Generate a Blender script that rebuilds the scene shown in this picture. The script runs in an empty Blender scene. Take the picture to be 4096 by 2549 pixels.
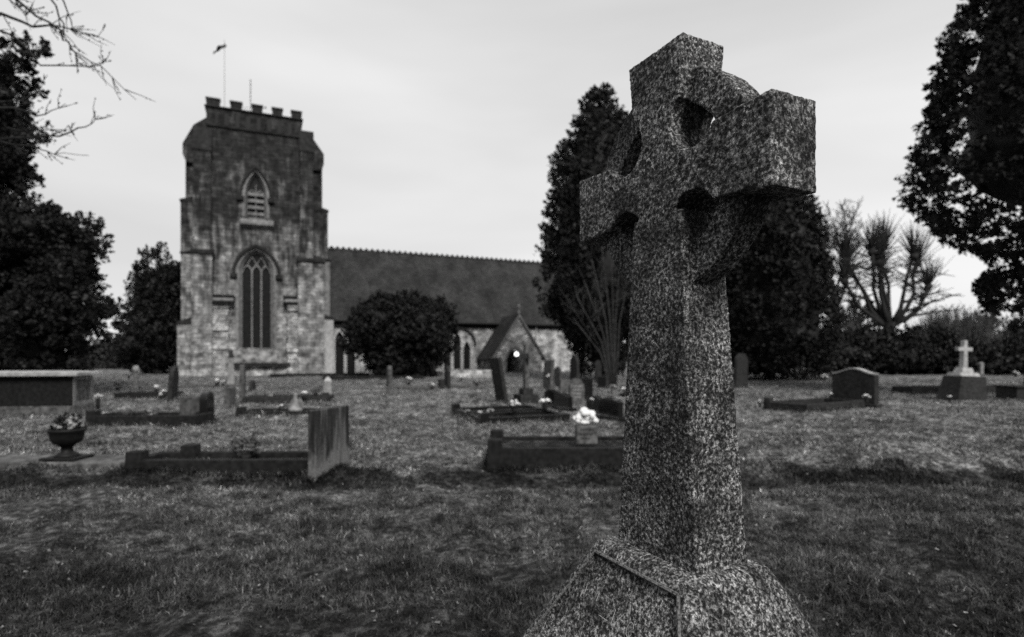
import bpy, bmesh, math, random
import numpy as np
from mathutils import Vector, Matrix
R = math.radians; PI = math.pi
random.seed(7); rng = np.random.default_rng(11)
sc = bpy.context.scene; col = sc.collection

# ---------------------------------------------------------------- camera, sky, sun, exposure
EYE = 1.5
cd = bpy.data.cameras.new('camera'); cam = bpy.data.objects.new('camera', cd); col.objects.link(cam)
cam.location = (0, 0, EYE); cam.rotation_euler = (R(90), 0, 0)
cd.sensor_width = 36; cd.lens = 20.215; cd.shift_y = .0353; cd.clip_start = .05; cd.clip_end = 3000
cd.dof.use_dof = True; cd.dof.focus_distance = 1.7; cd.dof.aperture_fstop = 2.2
sc.camera = cam
sc.view_settings.view_transform = 'Standard'; sc.view_settings.look = 'None'
sc.view_settings.exposure = 0; sc.view_settings.gamma = 1
sc.cycles.use_denoising = False
sc.cycles.max_bounces = 5; sc.cycles.diffuse_bounces = 3; sc.cycles.transparent_max_bounces = 4

SUN_EL, SUN_AZ = R(43), R(158)            # azimuth clockwise from +Y: behind the camera, to the right
w = bpy.data.worlds.new('World'); sc.world = w; w.use_nodes = True
nt = w.node_tree; N = nt.nodes; L = nt.links; N.clear()
out = N.new('ShaderNodeOutputWorld'); bg = N.new('ShaderNodeBackground'); bg.inputs[1].default_value = .1
sky = N.new('ShaderNodeTexSky'); sky.sky_type = 'NISHITA'; sky.sun_disc = False
sky.sun_elevation = SUN_EL; sky.sun_rotation = SUN_AZ; sky.dust_density = 6; sky.air_density = 1
bw = N.new('ShaderNodeRGBToBW'); L.new(sky.outputs[0], bw.inputs[0])
tc = N.new('ShaderNodeTexCoord'); mp = N.new('ShaderNodeMapping'); mp.inputs['Scale'].default_value = (1.0, 1.0, 4.2)
mp.inputs['Rotation'].default_value = (0, .12, .4)
L.new(tc.outputs['Generated'], mp.inputs[0])
n1 = N.new('ShaderNodeTexNoise'); n1.inputs['Scale'].default_value = 1.15; n1.inputs['Detail'].default_value = 4; n1.inputs['Roughness'].default_value = .45; n1.inputs['Distortion'].default_value = .3
L.new(mp.outputs[0], n1.inputs['Vector'])
sx = N.new('ShaderNodeSeparateXYZ'); L.new(tc.outputs['Generated'], sx.inputs[0])
def wmath(op, a, b):
    m = N.new('ShaderNodeMath'); m.operation = op
    for i, v in enumerate((a, b)):
        if isinstance(v, (int, float)): m.inputs[i].default_value = v
        else: L.new(v, m.inputs[i])
    return m.outputs[0]
mr = N.new('ShaderNodeMapRange'); mr.inputs[1].default_value = .32; mr.inputs[2].default_value = .68
mr.inputs[3].default_value = 6.3; mr.inputs[4].default_value = 8.3; L.new(n1.outputs[0], mr.inputs[0])
hz = N.new('ShaderNodeMapRange'); hz.inputs[1].default_value = 0.0; hz.inputs[2].default_value = .45      # overcast: pale band low down
hz.inputs[3].default_value = 1.3; hz.inputs[4].default_value = 0.0; L.new(sx.outputs[2], hz.inputs[0])
s1 = wmath('ADD', mr.outputs[0], hz.outputs[0])
nb = wmath('MULTIPLY', wmath('MINIMUM', bw.outputs[0], 12.0), .02)
zb = N.new('ShaderNodeMapRange'); zb.inputs[1].default_value = .55; zb.inputs[2].default_value = .95; zb.inputs[3].default_value = 1.0; zb.inputs[4].default_value = 1.2; L.new(sx.outputs[2], zb.inputs[0])
bk = N.new('ShaderNodeMapRange'); bk.inputs[1].default_value = -.6; bk.inputs[2].default_value = .35; bk.inputs[3].default_value = .14; bk.inputs[4].default_value = 1.0; L.new(sx.outputs[1], bk.inputs[0])   # unseen sky dimmed behind the camera to darken faces turned that way
tot = wmath('MULTIPLY', wmath('MULTIPLY', wmath('ADD', s1, nb), zb.outputs[0]), wmath('MAXIMUM', bk.outputs[0], wmath('MULTIPLY', wmath('SUBTRACT', zb.outputs[0], .95), 3.0)))
L.new(tot, bg.inputs[0]); L.new(bg.outputs[0], out.inputs[0])

sd = bpy.data.lights.new('sun', 'SUN'); sd.energy = 3.4; sd.angle = R(22); sd.color = (1, .985, .96)
sun = bpy.data.objects.new('sun', sd); col.objects.link(sun)
sdir = Vector((math.sin(SUN_AZ)*math.cos(SUN_EL), math.cos(SUN_AZ)*math.cos(SUN_EL), math.sin(SUN_EL)))
sun.rotation_euler = sdir.to_track_quat('Z', 'Y').to_euler(); sun.location = (20, -30, 30)

# ---------------------------------------------------------------- materials (all greys: the photograph is black and white)
def newmat(name, rough=.9, spec=.25):
    m = bpy.data.materials.new(name); m.use_nodes = True; b = m.node_tree.nodes['Principled BSDF']
    b.inputs['Roughness'].default_value = rough; b.inputs['Specular IOR Level'].default_value = spec
    return m, m.node_tree.nodes, m.node_tree.links, b
def ramp(n, l, src, stops):
    r = n.new('ShaderNodeValToRGB'); e = r.color_ramp.elements
    while len(e) < len(stops): e.new(.5)
    for i, (p, v) in enumerate(stops): e[i].position = p; e[i].color = (v, v, v, 1)
    l.new(src, r.inputs[0]); return r.outputs[0]
def noise(n, l, vec, scale, detail=4, rough=.55, dist=0):
    t = n.new('ShaderNodeTexNoise'); t.inputs['Scale'].default_value = scale; t.inputs['Detail'].default_value = detail
    t.inputs['Roughness'].default_value = rough; t.inputs['Distortion'].default_value = dist
    l.new(vec, t.inputs['Vector']); return t.outputs[0]
def mul(n, l, a, b, f=1.0, mode='MULTIPLY'):
    x = n.new('ShaderNodeMix'); x.data_type = 'RGBA'; x.blend_type = mode; x.inputs[0].default_value = f
    l.new(a, x.inputs[6]); l.new(b, x.inputs[7]); return x.outputs[2]
def bump(n, l, b, h, strength, dist):
    k = n.new('ShaderNodeBump'); k.inputs['Strength'].default_value = strength; k.inputs['Distance'].default_value = dist
    l.new(h, k.inputs['Height']); l.new(k.outputs[0], b.inputs['Normal'])
def coord(n, l, scale=(1, 1, 1), kind='Object'):
    t = n.new('ShaderNodeTexCoord'); m = n.new('ShaderNodeMapping'); m.inputs['Scale'].default_value = scale
    l.new(t.outputs[kind], m.inputs[0]); return m.outputs[0]
def speck(name, lo, hi, scale, rough=.9, bs=.5, bd=.01, streak=1.0, spec=.25, detail=5):
    """mottled material: fine noise times broad vertical-streak noise"""
    m, n, l, b = newmat(name, rough, spec)
    v = coord(n, l); a = noise(n, l, v, scale, detail)
    c = ramp(n, l, a, [(.3, lo), (.7, hi)])
    v2 = coord(n, l, (1, 1, .22)); d = noise(n, l, v2, max(1.2, scale*.09), 3)
    c2 = ramp(n, l, d, [(.32, 1-.6*streak), (.66, 1.0)])
    l.new(mul(n, l, c, c2), b.inputs['Base Color']); bump(n, l, b, a, bs, bd); return m
M = {}
def granite():
    m, n, l, b = newmat('rough_granite', .8, .22)
    v = coord(n, l)
    a = noise(n, l, v, 88, 6, .72, .35); c = ramp(n, l, a, [(.38, .009), (.475, .055), (.55, .25), (.63, .66)])
    a2 = noise(n, l, v, 210, 4, .7); c2 = ramp(n, l, a2, [(.3, .45), (.65, 1.25)])
    a3 = noise(n, l, v, 7, 5, .65); c3 = ramp(n, l, a3, [(.38, .35), (.6, 1.35)])      # lichen and damp
    l.new(mul(n, l, mul(n, l, c, c2), c3), b.inputs['Base Color'])
    a4 = noise(n, l, v, 48, 5, .7); h = mul(n, l, a, a4, .6, 'MIX'); bump(n, l, b, h, 1.0, .022); return m
M['granite'] = granite()
M['granite_in'] = speck('panel_granite', .02, .3, 130, .85, .9, .008, .3)
def masonry(name, base, soot, z0, z1, bw_=.62, bh=.27, rubble=.5):
    m, n, l, b = newmat(name, .92, .15)
    t = n.new('ShaderNodeTexCoord'); s = n.new('ShaderNodeSeparateXYZ'); l.new(t.outputs['Object'], s.inputs[0])
    ad = n.new('ShaderNodeMath'); ad.operation = 'ADD'; l.new(s.outputs[0], ad.inputs[0]); l.new(s.outputs[1], ad.inputs[1])
    cb = n.new('ShaderNodeCombineXYZ'); l.new(ad.outputs[0], cb.inputs[0]); l.new(s.outputs[2], cb.inputs[1])
    wn = n.new('ShaderNodeTexNoise'); wn.inputs['Scale'].default_value = 1.3; wn.inputs['Detail'].default_value = 3; l.new(t.outputs['Object'], wn.inputs['Vector'])
    wv = n.new('ShaderNodeVectorMath'); wv.operation = 'SCALE'; wv.inputs['Scale'].default_value = .12*rubble; l.new(wn.outputs['Color'], wv.inputs[0])
    av = n.new('ShaderNodeVectorMath'); av.operation = 'ADD'; l.new(cb.outputs[0], av.inputs[0]); l.new(wv.outputs[0], av.inputs[1])
    br = n.new('ShaderNodeTexBrick'); br.inputs['Scale'].default_value = 1; br.inputs['Brick Width'].default_value = bw_; br.inputs['Row Height'].default_value = bh
    br.inputs['Mortar Size'].default_value = .018; br.inputs['Mortar Smooth'].default_value = .4; br.inputs['Bias'].default_value = -.1
    br.inputs['Color1'].default_value = (base*1.4,)*3+(1,); br.inputs['Color2'].default_value = (base*.68,)*3+(1,); br.inputs['Mortar'].default_value = (base*.45,)*3+(1,)
    l.new(av.outputs[0], br.inputs['Vector'])
    g = noise(n, l, t.outputs['Object'], 1.7, 6, .62); c = ramp(n, l, g, [(.34, .3), (.5, .8), (.66, 1.5)])
    g2 = noise(n, l, t.outputs['Object'], 7, 4, .6); c2 = ramp(n, l, g2, [(.28, .6), (.7, 1.2)])
    v3 = coord(n, l, (1.0, 1.0, .16)); g3 = noise(n, l, v3, 1.9, 6, .65)                      # soot and rain streaks run down the wall
    mrz = n.new('ShaderNodeMapRange'); mrz.inputs[1].default_value = z0; mrz.inputs[2].default_value = z1; mrz.inputs[3].default_value = -.16; mrz.inputs[4].default_value = .26; l.new(s.outputs[2], mrz.inputs[0])
    a3 = n.new('ShaderNodeMath'); a3.operation = 'ADD'; l.new(g3, a3.inputs[0]); l.new(mrz.outputs[0], a3.inputs[1])
    c3 = ramp(n, l, a3.outputs[0], [(.44, 1.0), (.52, .6), (.64, soot), (.8, soot*.8)])
    l.new(mul(n, l, mul(n, l, mul(n, l, br.outputs[0], c), c2), c3), b.inputs['Base Color'])
    hh = mul(n, l, br.outputs[0], g2, .5, 'MIX'); bump(n, l, b, hh, .6, .05); return m
M['tower_stone'] = masonry('tower_masonry', .3, .16, 1.5, 17)
M['nave_stone'] = masonry('nave_masonry', .46, .5, 3, 9, .5, .2, 1.2)
M['dressed'] = speck('dressed_stone', .12, .34, 4, .9, .4, .02, .6)
M['dressed_dark'] = speck('sooty_dressed_stone', .012, .045, 4, .9, .4, .02, .6)
M['rubble'] = speck('mottled_rubble', .03, .42, 2.6, .95, .8, .05, .3)
M['pale_stone'] = speck('pale_weathered_stone', .3, .65, 9, .9, .4, .02, .5)
M['grave_stone'] = speck('mossy_gravestone', .035, .22, 9, .92, .5, .01, .8)
M['grave_dark'] = speck('dark_gravestone', .012, .055, 12, .85, .4, .01, .6)
M['grave_pale'] = speck('light_gravestone', .16, .42, 10, .9, .4, .01, .7)
M['kerb'] = speck('mossy_kerb', .004, .026, 12, .92, .6, .01, .6)
M['polished'] = speck('polished_black_granite', .006, .014, 60, .16, .03, .001, .1, .5)
M['gravel'] = speck('grave_gravel', .02, .16, 40, .95, .9, .03, .5)
M['leaf'] = speck('dark_evergreen_leaf', .007, .028, 3, .6, 0, .001, .3, .25, 2)
M['yew'] = speck('yew_leaf', .006, .022, 3, .6, 0, .001, .3, .25, 2)
M['twig'] = speck('grey_brush_twig', .05, .12, 5, .9, 0, .001, .3)
M['bark'] = speck('dark_bark', .012, .05, 8, .95, .5, .02, .5)
M['bark_pale'] = speck('pale_bark', .03, .09, 8, .95, .5, .02, .5)
M['petal'] = speck('white_petal', .75, .95, 30, .8, 0, .001, .05)
M['petal_mid'] = speck('faded_petal', .15, .5, 30, .8, 0, .001, .2)
M['plant'] = speck('pot_plant_leaf', .02, .12, 20, .7, 0, .001, .2)
M['iron'] = speck('dark_cast_iron', .005, .014, 12, .6, .2, .004, .4)
M['metal'] = speck('pale_painted_metal', .4, .55, 12, .5, .1, .002, .2)
M['lead'] = speck('black_gutter', .01, .02, 6, .6, .2, .01, .3)
M['wood'] = speck('dark_oak', .01, .035, 9, .8, .5, .01, .5)
m, n, l, b = newmat('leaded_glass', .25, .4); v = coord(n, l); a = noise(n, l, v, 9, 2)
l.new(ramp(n, l, a, [(.3, .006), (.7, .02)]), b.inputs['Base Color']); bump(n, l, b, a, .2, .01); M['glass'] = m
m, n, l, b = newmat('lamp_glow', .5, .2); b.inputs['Base Color'].default_value = (.8, .8, .8, 1)
b.inputs['Emission Color'].default_value = (1, 1, 1, 1); b.inputs['Emission Strength'].default_value = 3.0; M['glow'] = m
def roofmat():
    m, n, l, b = newmat('mossy_roof_tiles', .85, .2)
    t = n.new('ShaderNodeTexCoord'); s = n.new('ShaderNodeSeparateXYZ'); l.new(t.outputs['Object'], s.inputs[0])
    ad = n.new('ShaderNodeMath'); ad.operation = 'MULTIPLY'; ad.inputs[1].default_value = 1.3; l.new(s.outputs[2], ad.inputs[0])
    xy = n.new('ShaderNodeMath'); xy.operation = 'ADD'; l.new(s.outputs[0], xy.inputs[0]); l.new(s.outputs[1], xy.inputs[1])
    cb = n.new('ShaderNodeCombineXYZ'); l.new(xy.outputs[0], cb.inputs[0]); l.new(ad.outputs[0], cb.inputs[1])
    br = n.new('ShaderNodeTexBrick'); br.inputs['Scale'].default_value = 1; br.inputs['Brick Width'].default_value = .22; br.inputs['Row Height'].default_value = .16
    br.inputs['Mortar Size'].default_value = .02; br.inputs['Mortar Smooth'].default_value = .3
    br.inputs['Color1'].default_value = (.048,)*3+(1,); br.inputs['Color2'].default_value = (.024,)*3+(1,); br.inputs['Mortar'].default_value = (.008,)*3+(1,)
    l.new(cb.outputs[0], br.inputs['Vector'])
    v = coord(n, l, (1, 1, .35)); g = noise(n, l, v, .8, 6, .6); c = ramp(n, l, g, [(.3, .45), (.7, 1.7)])
    l.new(mul(n, l, br.outputs[0], c), b.inputs['Base Color']); bump(n, l, b, br.outputs[0], .7, .08); return m
M['roof'] = roofmat()
def groundmat():
    m, n, l, b = newmat('winter_turf', .95, .12)
    v = coord(n, l)
    a = noise(n, l, v, 14, 7, .75); c = ramp(n, l, a, [(.36, .012), (.5, .1), (.64, .4)])
    a2 = noise(n, l, v, .55, 5, .6); c2 = ramp(n, l, a2, [(.34, .55), (.62, 1.15)])
    a3 = noise(n, l, v, 3.2, 4, .6); c3 = ramp(n, l, a3, [(.38, .38), (.6, 1.3)])
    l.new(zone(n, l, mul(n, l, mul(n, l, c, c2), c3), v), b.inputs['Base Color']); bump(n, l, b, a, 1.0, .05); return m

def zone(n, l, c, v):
    """paints foreground shade into the turf: darker close by, paler farther back"""
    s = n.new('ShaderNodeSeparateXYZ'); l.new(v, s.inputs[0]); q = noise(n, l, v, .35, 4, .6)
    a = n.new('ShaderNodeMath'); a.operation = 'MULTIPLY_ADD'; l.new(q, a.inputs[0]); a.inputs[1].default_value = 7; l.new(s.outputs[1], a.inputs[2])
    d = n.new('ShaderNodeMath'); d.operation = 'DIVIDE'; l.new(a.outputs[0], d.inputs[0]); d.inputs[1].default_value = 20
    c = mul(n, l, c, ramp(n, l, d.outputs[0], [(.3, .3), (.5, .95), (.62, 1.25)]))  # near turf darkened, far turf lifted: falloff of light painted in
    e = noise(n, l, v, 1.1, 5, .65); k = n.new('ShaderNodeMath'); k.operation = 'MULTIPLY_ADD'; l.new(e, k.inputs[0]); k.inputs[1].default_value = 1.9; l.new(s.outputs[1], k.inputs[2])     # dark band painted as shade along the sunken edge
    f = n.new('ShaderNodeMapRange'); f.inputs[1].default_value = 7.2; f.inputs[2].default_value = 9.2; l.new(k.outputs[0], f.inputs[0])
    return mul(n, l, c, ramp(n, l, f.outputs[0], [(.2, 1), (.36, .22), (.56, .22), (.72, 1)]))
def blademat():
    m, n, l, b = newmat('grass_blade', .7, .2)
    v = coord(n, l); a = noise(n, l, v, 16, 6, .75); c = ramp(n, l, a, [(.36, .04), (.5, .12), (.64, .36)])
    a2 = noise(n, l, v, .55, 5, .6); c2 = ramp(n, l, a2, [(.34, .55), (.62, 1.15)])
    a3 = noise(n, l, v, 3.2, 4, .6); c3 = ramp(n, l, a3, [(.38, .38), (.6, 1.3)])
    at_ = n.new('ShaderNodeAttribute'); at_.attribute_name = 'shade'; c4 = ramp(n, l, at_.outputs['Fac'], [(0, .25), (.7, 1.1), (.93, 1.5), (1, 3.6)])
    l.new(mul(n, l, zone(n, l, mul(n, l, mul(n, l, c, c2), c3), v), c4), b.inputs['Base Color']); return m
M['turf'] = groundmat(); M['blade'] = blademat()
m, n, l, b = newmat('streaked_gravestone', .92, .2); v = coord(n, l, (7, 7, .7)); a = noise(n, l, v, 1.6, 5, .6); c = ramp(n, l, a, [(.38, .015), (.5, .04), (.68, .17)])
v = coord(n, l); a2 = noise(n, l, v, 5, 5, .6); t = n.new('ShaderNodeSeparateXYZ'); l.new(v, t.inputs[0]); q = n.new('ShaderNodeMath'); q.operation = 'MULTIPLY_ADD'; l.new(a2, q.inputs[0]); q.inputs[1].default_value = .7; l.new(t.outputs[2], q.inputs[2])
c2 = ramp(n, l, q.outputs[0], [(.5, 1), (.72, 0)]); x = n.new('ShaderNodeMix'); x.data_type = 'RGBA'; l.new(c2, x.inputs[0]); l.new(c, x.inputs[6]); x.inputs[7].default_value = (.17, .17, .17, 1)
g_ = noise(n, l, v, 35, 4, .6); l.new(mul(n, l, x.outputs[2], ramp(n, l, g_, [(.3, .6), (.7, 1.3)])), b.inputs['Base Color']); bump(n, l, b, g_, .6, .01); M['streaked'] = m
M['litter'] = speck('dead_leaf', .02, .34, 9, .8, 0, .001, .1)

# ---------------------------------------------------------------- mesh helpers
class MB:
    def __init__(s): s.v = []; s.f = []
    def add(s, vs, fs):
        k = len(s.v); s.v += [tuple(p) for p in vs]; s.f += [tuple(i+k for i in f) for f in fs]; return s
    def box(s, x0, x1, y0, y1, z0, z1, top=None):
        """box; top=(dx0,dx1,dy0,dy1) insets the top face"""
        t = top or (0, 0, 0, 0)
        vs = [(x0, y0, z0), (x1, y0, z0), (x1, y1, z0), (x0, y1, z0), (x0+t[0], y0+t[2], z1), (x1-t[1], y0+t[2], z1), (x1-t[1], y1-t[3], z1), (x0+t[0], y1-t[3], z1)]
        return s.add(vs, [(3, 2, 1, 0), (4, 5, 6, 7), (0, 1, 5, 4), (1, 2, 6, 5), (2, 3, 7, 6), (3, 0, 4, 7)])
    def prism(s, poly, y0, y1, axis='y'):
        """closed polygon given as (a, z), extruded along y (or x)"""
        k = len(poly); A = [((p[0], y0, p[1]) if axis == 'y' else (y0, p[0], p[1])) for p in poly]
        B = [((p[0], y1, p[1]) if axis == 'y' else (y1, p[0], p[1])) for p in poly]
        return s.add(A+B, [tuple(range(k)), tuple(range(2*k-1, k-1, -1))]+[(i, i+k, (i+1) % k+k, (i+1) % k) for i in range(k)])
    def band(s, inner, outer, y0, y1):
        """open strip between two polylines of (x,z), thick from y0 to y1"""
        k = len(inner); vs = []
        for y in (y0, y1):
            vs += [(p[0], y, p[1]) for p in inner]+[(p[0], y, p[1]) for p in outer]
        f = []
        for i in range(k-1):
            f += [(i, k+i, k+i+1, i+1), (2*k+i+1, 3*k+i+1, 3*k+i, 2*k+i), (i+1, 2*k+i+1, 2*k+i, i), (k+i, 3*k+i, 3*k+i+1, k+i+1)]
        f += [(0, 2*k, 3*k, k), (k-1, 2*k-1, 4*k-1, 3*k-1)]
        return s.add(vs, f)
    def lathe(s, prof, seg=20, c=(0, 0), sq=None):
        vs = []; k = len(prof)
        for r, z in prof:
            for i in range(seg):
                a = 2*PI*i/seg+(PI/4 if sq else 0); vs.append((c[0]+r*math.cos(a), c[1]+r*math.sin(a), z))
        f = [(j*seg+i, j*seg+(i+1) % seg, (j+1)*seg+(i+1) % seg, (j+1)*seg+i) for j in range(k-1) for i in range(seg)]
        f += [tuple(range(seg-1, -1, -1)), tuple((k-1)*seg+i for i in range(seg))]
        return s.add(vs, f)
    def tube(s, pts, rad, seg=5):
        pts = [Vector(p) for p in pts]; vs = []; k = len(pts)
        for j, p in enumerate(pts):
            d = (pts[min(j+1, k-1)]-pts[max(j-1, 0)]).normalized(); q = d.to_track_quat('Z', 'Y')
            r = rad[j] if hasattr(rad, '__len__') else rad
            for i in range(seg):
                a = 2*PI*i/seg; vs.append(p+q @ Vector((r*math.cos(a), r*math.sin(a), 0)))
        f = [(j*seg+i, j*seg+(i+1) % seg, (j+1)*seg+(i+1) % seg, (j+1)*seg+i) for j in range(k-1) for i in range(seg)]
        f += [tuple(range(seg-1, -1, -1)), tuple((k-1)*seg+i for i in range(seg))]
        return s.add(vs, f)
    def ball(s, c, r, seg=8, rings=5, jit=.12):
        vs = [(c[0], c[1], c[2]-r[2])]
        for j in range(1, rings):
            t = PI*j/rings-PI/2
            for i in range(seg):
                a = 2*PI*i/seg; k = 1+random.uniform(-jit, jit)
                vs.append((c[0]+r[0]*k*math.cos(t)*math.cos(a), c[1]+r[1]*k*math.cos(t)*math.sin(a), c[2]+r[2]*k*math.sin(t)))
        vs.append((c[0], c[1], c[2]+r[2])); n = len(vs); f = []
        for i in range(seg):
            f.append((0, 1+(i+1) % seg, 1+i)); f.append((n-1, n-1-seg+i, n-1-seg+(i+1) % seg))
            for j in range(rings-2): f.append((1+j*seg+i, 1+j*seg+(i+1) % seg, 1+(j+1)*seg+(i+1) % seg, 1+(j+1)*seg+i))
        return s.add(vs, f)
    def build(s, name, mat, parent=None, bevel=0, smooth=False, seg=2):
        me = bpy.data.meshes.new(name); me.from_pydata(s.v, [], s.f)
        bm = bmesh.new(); bm.from_mesh(me); bmesh.ops.recalc_face_normals(bm, faces=bm.faces); bm.to_mesh(me); bm.free()
        return link(name, me, mat, parent, bevel, smooth, seg)
def link(name, me, mat, parent=None, bevel=0, smooth=False, seg=2):
    o = bpy.data.objects.new(name, me); col.objects.link(o); me.materials.append(mat if not isinstance(mat, str) else M[mat])
    if parent: o.parent = parent
    if smooth: me.polygons.foreach_set('use_smooth', [True]*len(me.polygons))
    if bevel:
        b = o.modifiers.new('edge', 'BEVEL'); b.width = bevel; b.segments = seg; b.limit_method = 'ANGLE'
    return o
def tag(o, label=None, cat=None, group=None, kind=None):
    for k, v in (('label', label), ('category', cat), ('group', group), ('kind', kind)):
        if v: o[k] = v
    return o
def empty(name, label, cat, loc, rz=0, group=None, rx=0, ry=0):
    o = bpy.data.objects.new(name, None); col.objects.link(o); o.location = loc; o.rotation_euler = (rx, ry, rz); o.empty_display_size = .2
    return tag(o, label, cat, group)
def bake(o):
    """replace an object's mesh by its evaluated mesh"""
    bpy.context.view_layer.update()
    dg = bpy.context.evaluated_depsgraph_get(); me = bpy.data.meshes.new_from_object(o.evaluated_get(dg)); o.modifiers.clear(); o.data = me; return o
def cut(o, cutters):
    for c in cutters:
        m = o.modifiers.new('c', 'BOOLEAN'); m.operation = 'DIFFERENCE'; m.solver = 'EXACT'; m.object = c
    bake(o)
    for c in cutters: bpy.data.objects.remove(c)
    return o
def meshnp(name, V, F, mat, parent=None, smooth=False, shade=None):
    me = bpy.data.meshes.new(name); k = F.shape[1]; nf = len(F)
    me.vertices.add(len(V)); me.vertices.foreach_set('co', V.astype(np.float32).ravel())
    me.loops.add(nf*k); me.loops.foreach_set('vertex_index', F.astype(np.int32).ravel())
    me.polygons.add(nf); me.polygons.foreach_set('loop_start', np.arange(0, nf*k, k, dtype=np.int32))
    me.update(calc_edges=True)
    if shade is not None: me.attributes.new('shade', 'FLOAT', 'POINT').data.foreach_set('value', shade.astype(np.float32))
    return link(name, me, mat, parent, 0, smooth)
# photograph coordinates (4096 wide) to the place: at a chosen distance, or on the level ground
def PX(fx, Y): return (fx-2048)/2300*Y
def PZ(fy, Y): return EYE-(fy-1419)/2300*Y
def G(fx, fy): Y = 3450/(fy-1419); return PX(fx, Y), Y

# ---------------------------------------------------------------- ground
_perm = rng.random((256, 256))
def vnoise(x, y, s):
    x = x/s+100; y = y/s+100; xi = np.floor(x).astype(int); yi = np.floor(y).astype(int); fx = x-xi; fy = y-yi
    fx = fx*fx*(3-2*fx); fy = fy*fy*(3-2*fy); g = lambda a, b: _perm[a % 256, b % 256]
    return (g(xi, yi)*(1-fx)+g(xi+1, yi)*fx)*(1-fy)+(g(xi, yi+1)*(1-fx)+g(xi+1, yi+1)*fx)*fy-.5
def H(x, y):
    x = np.asarray(x, float); y = np.asarray(y, float)
    h = .07*vnoise(x, y, 2.3)+.06*vnoise(x+9, y, .8)+.1*vnoise(x, y+5, .36)+.04*vnoise(x+3, y, .14)
    bank = .26*np.exp(-((y-8.6-.25*np.sin(x*.7))/.75)**2)*(1/(1+np.exp(-(x-3.2)*3)))*(.7+.8*vnoise(x, y, 1.1))
    dip = -.11*np.exp(-((y-6.95)/.38)**2)
    far = np.clip((np.hypot(x, y)-4)/50, 0, 1)
    return h+bank+dip-.02+far*.1*vnoise(x, y, 12)
def axis(a, b, d0, c, g):
    p = [c]; d = d0
    while p[-1] < b: p.append(p[-1]+d); d = d0+abs(p[-1]-c)*g
    q = [c]; d = d0
    while q[-1] > a: q.append(q[-1]-d); d = d0+abs(q[-1]-c)*g
    return np.array(q[:0:-1]+p)
xs = axis(-700, 700, .045, 0, .011); ys = axis(-300, 1500, .045, 3, .012)
XX, YY = np.meshgrid(xs, ys); V = np.stack([XX.ravel(), YY.ravel(), H(XX, YY).ravel()], 1)
ny, nx = XX.shape; I = np.arange(ny*nx).reshape(ny, nx)
F = np.stack([I[:-1, :-1].ravel(), I[:-1, 1:].ravel(), I[1:, 1:].ravel(), I[1:, :-1].ravel()], 1)
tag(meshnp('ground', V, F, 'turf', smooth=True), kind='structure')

# grass blades: a bent ribbon of two quads and a tip
def blades(n, ymin, ymax, spread, hgt, wid, power=1.0):
    y = ymin+(ymax-ymin)*rng.random(n)**power; x = (rng.random(n)*2-1)*(y*.92+spread)
    tuft = vnoise(x, y, .45)+.5*vnoise(x, y, 1.6); keep = rng.random(n) < np.clip(.62+1.0*tuft, .12, 1); x = x[keep]; y = y[keep]; tuft = tuft[keep]; n = len(x)
    return ribbon(x, y, hgt*(.45+.9*rng.random(n))*(1+1.3*np.clip(tuft, -.45, .9)), wid)
def ribbon(x, y, h, wid):
    n = len(x); a = rng.random(n)*2*PI; lean = .25+.95*rng.random(n)
    dx = np.cos(a); dy = np.sin(a); b = a+PI/2+rng.normal(0, .5, n); wx = np.cos(b)*wid; wy = np.sin(b)*wid; z = H(x, y)-.008
    k = (.6+.8*rng.random(n)); wx *= k; wy *= k
    P = np.zeros((n, 6, 3))
    for i, (t, wf) in enumerate(((0, 1), (.55, .8), (1, .12))):
        px = x+dx*h*lean*t*t; py = y+dy*h*lean*t*t; pz = z+h*(t-.32*lean*t*t)
        P[:, 2*i] = np.stack([px-wx*wf, py-wy*wf, pz], 1); P[:, 2*i+1] = np.stack([px+wx*wf, py+wy*wf, pz], 1)
    o = np.arange(n)[:, None]*6
    return P.reshape(-1, 3), np.repeat(rng.random(n), 6), np.concatenate([o+np.array([0, 1, 3, 2]), o+np.array([2, 3, 5, 4])])
PV = []; PF = []; PS = []; k = 0
for a in ((300000, 2.2, 6.5, .8, .048, .0026, .8), (190000, 6, 13, 1.5, .05, .0055, .8), (120000, 12.5, 34, 2, .06, .012, .8)):
    v_, s_, f_ = blades(*a); PS.append(s_); PV.append(v_); PF.append(f_+k); k += len(v_)
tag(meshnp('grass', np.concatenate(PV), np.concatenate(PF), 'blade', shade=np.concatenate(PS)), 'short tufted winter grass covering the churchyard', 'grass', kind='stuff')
# dead leaves lying in the turf
n_ = 1100; y = 2.3+9*rng.random(n_)**1.3; x = (rng.random(n_)*2-1)*(y*.92+.5); z = H(x, y)+.02
P = np.zeros((n_, 4, 3)); a = rng.random(n_)*2*PI; s_ = .006+.009*rng.random(n_)
for i, (u_, v_) in enumerate(((-1, -.5), (1, -.4), (1.1, .5), (-.9, .6))):
    P[:, i] = np.stack([x+s_*(u_*np.cos(a)-v_*np.sin(a)), y+s_*(u_*np.sin(a)+v_*np.cos(a)), z+s_*rng.normal(0, .5, n_)], 1)
tag(meshnp('fallen_leaves', P.reshape(-1, 3), np.arange(4*n_).reshape(-1, 4), 'litter'), 'small dead leaves scattered over the grass', 'leaves', kind='stuff')

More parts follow.
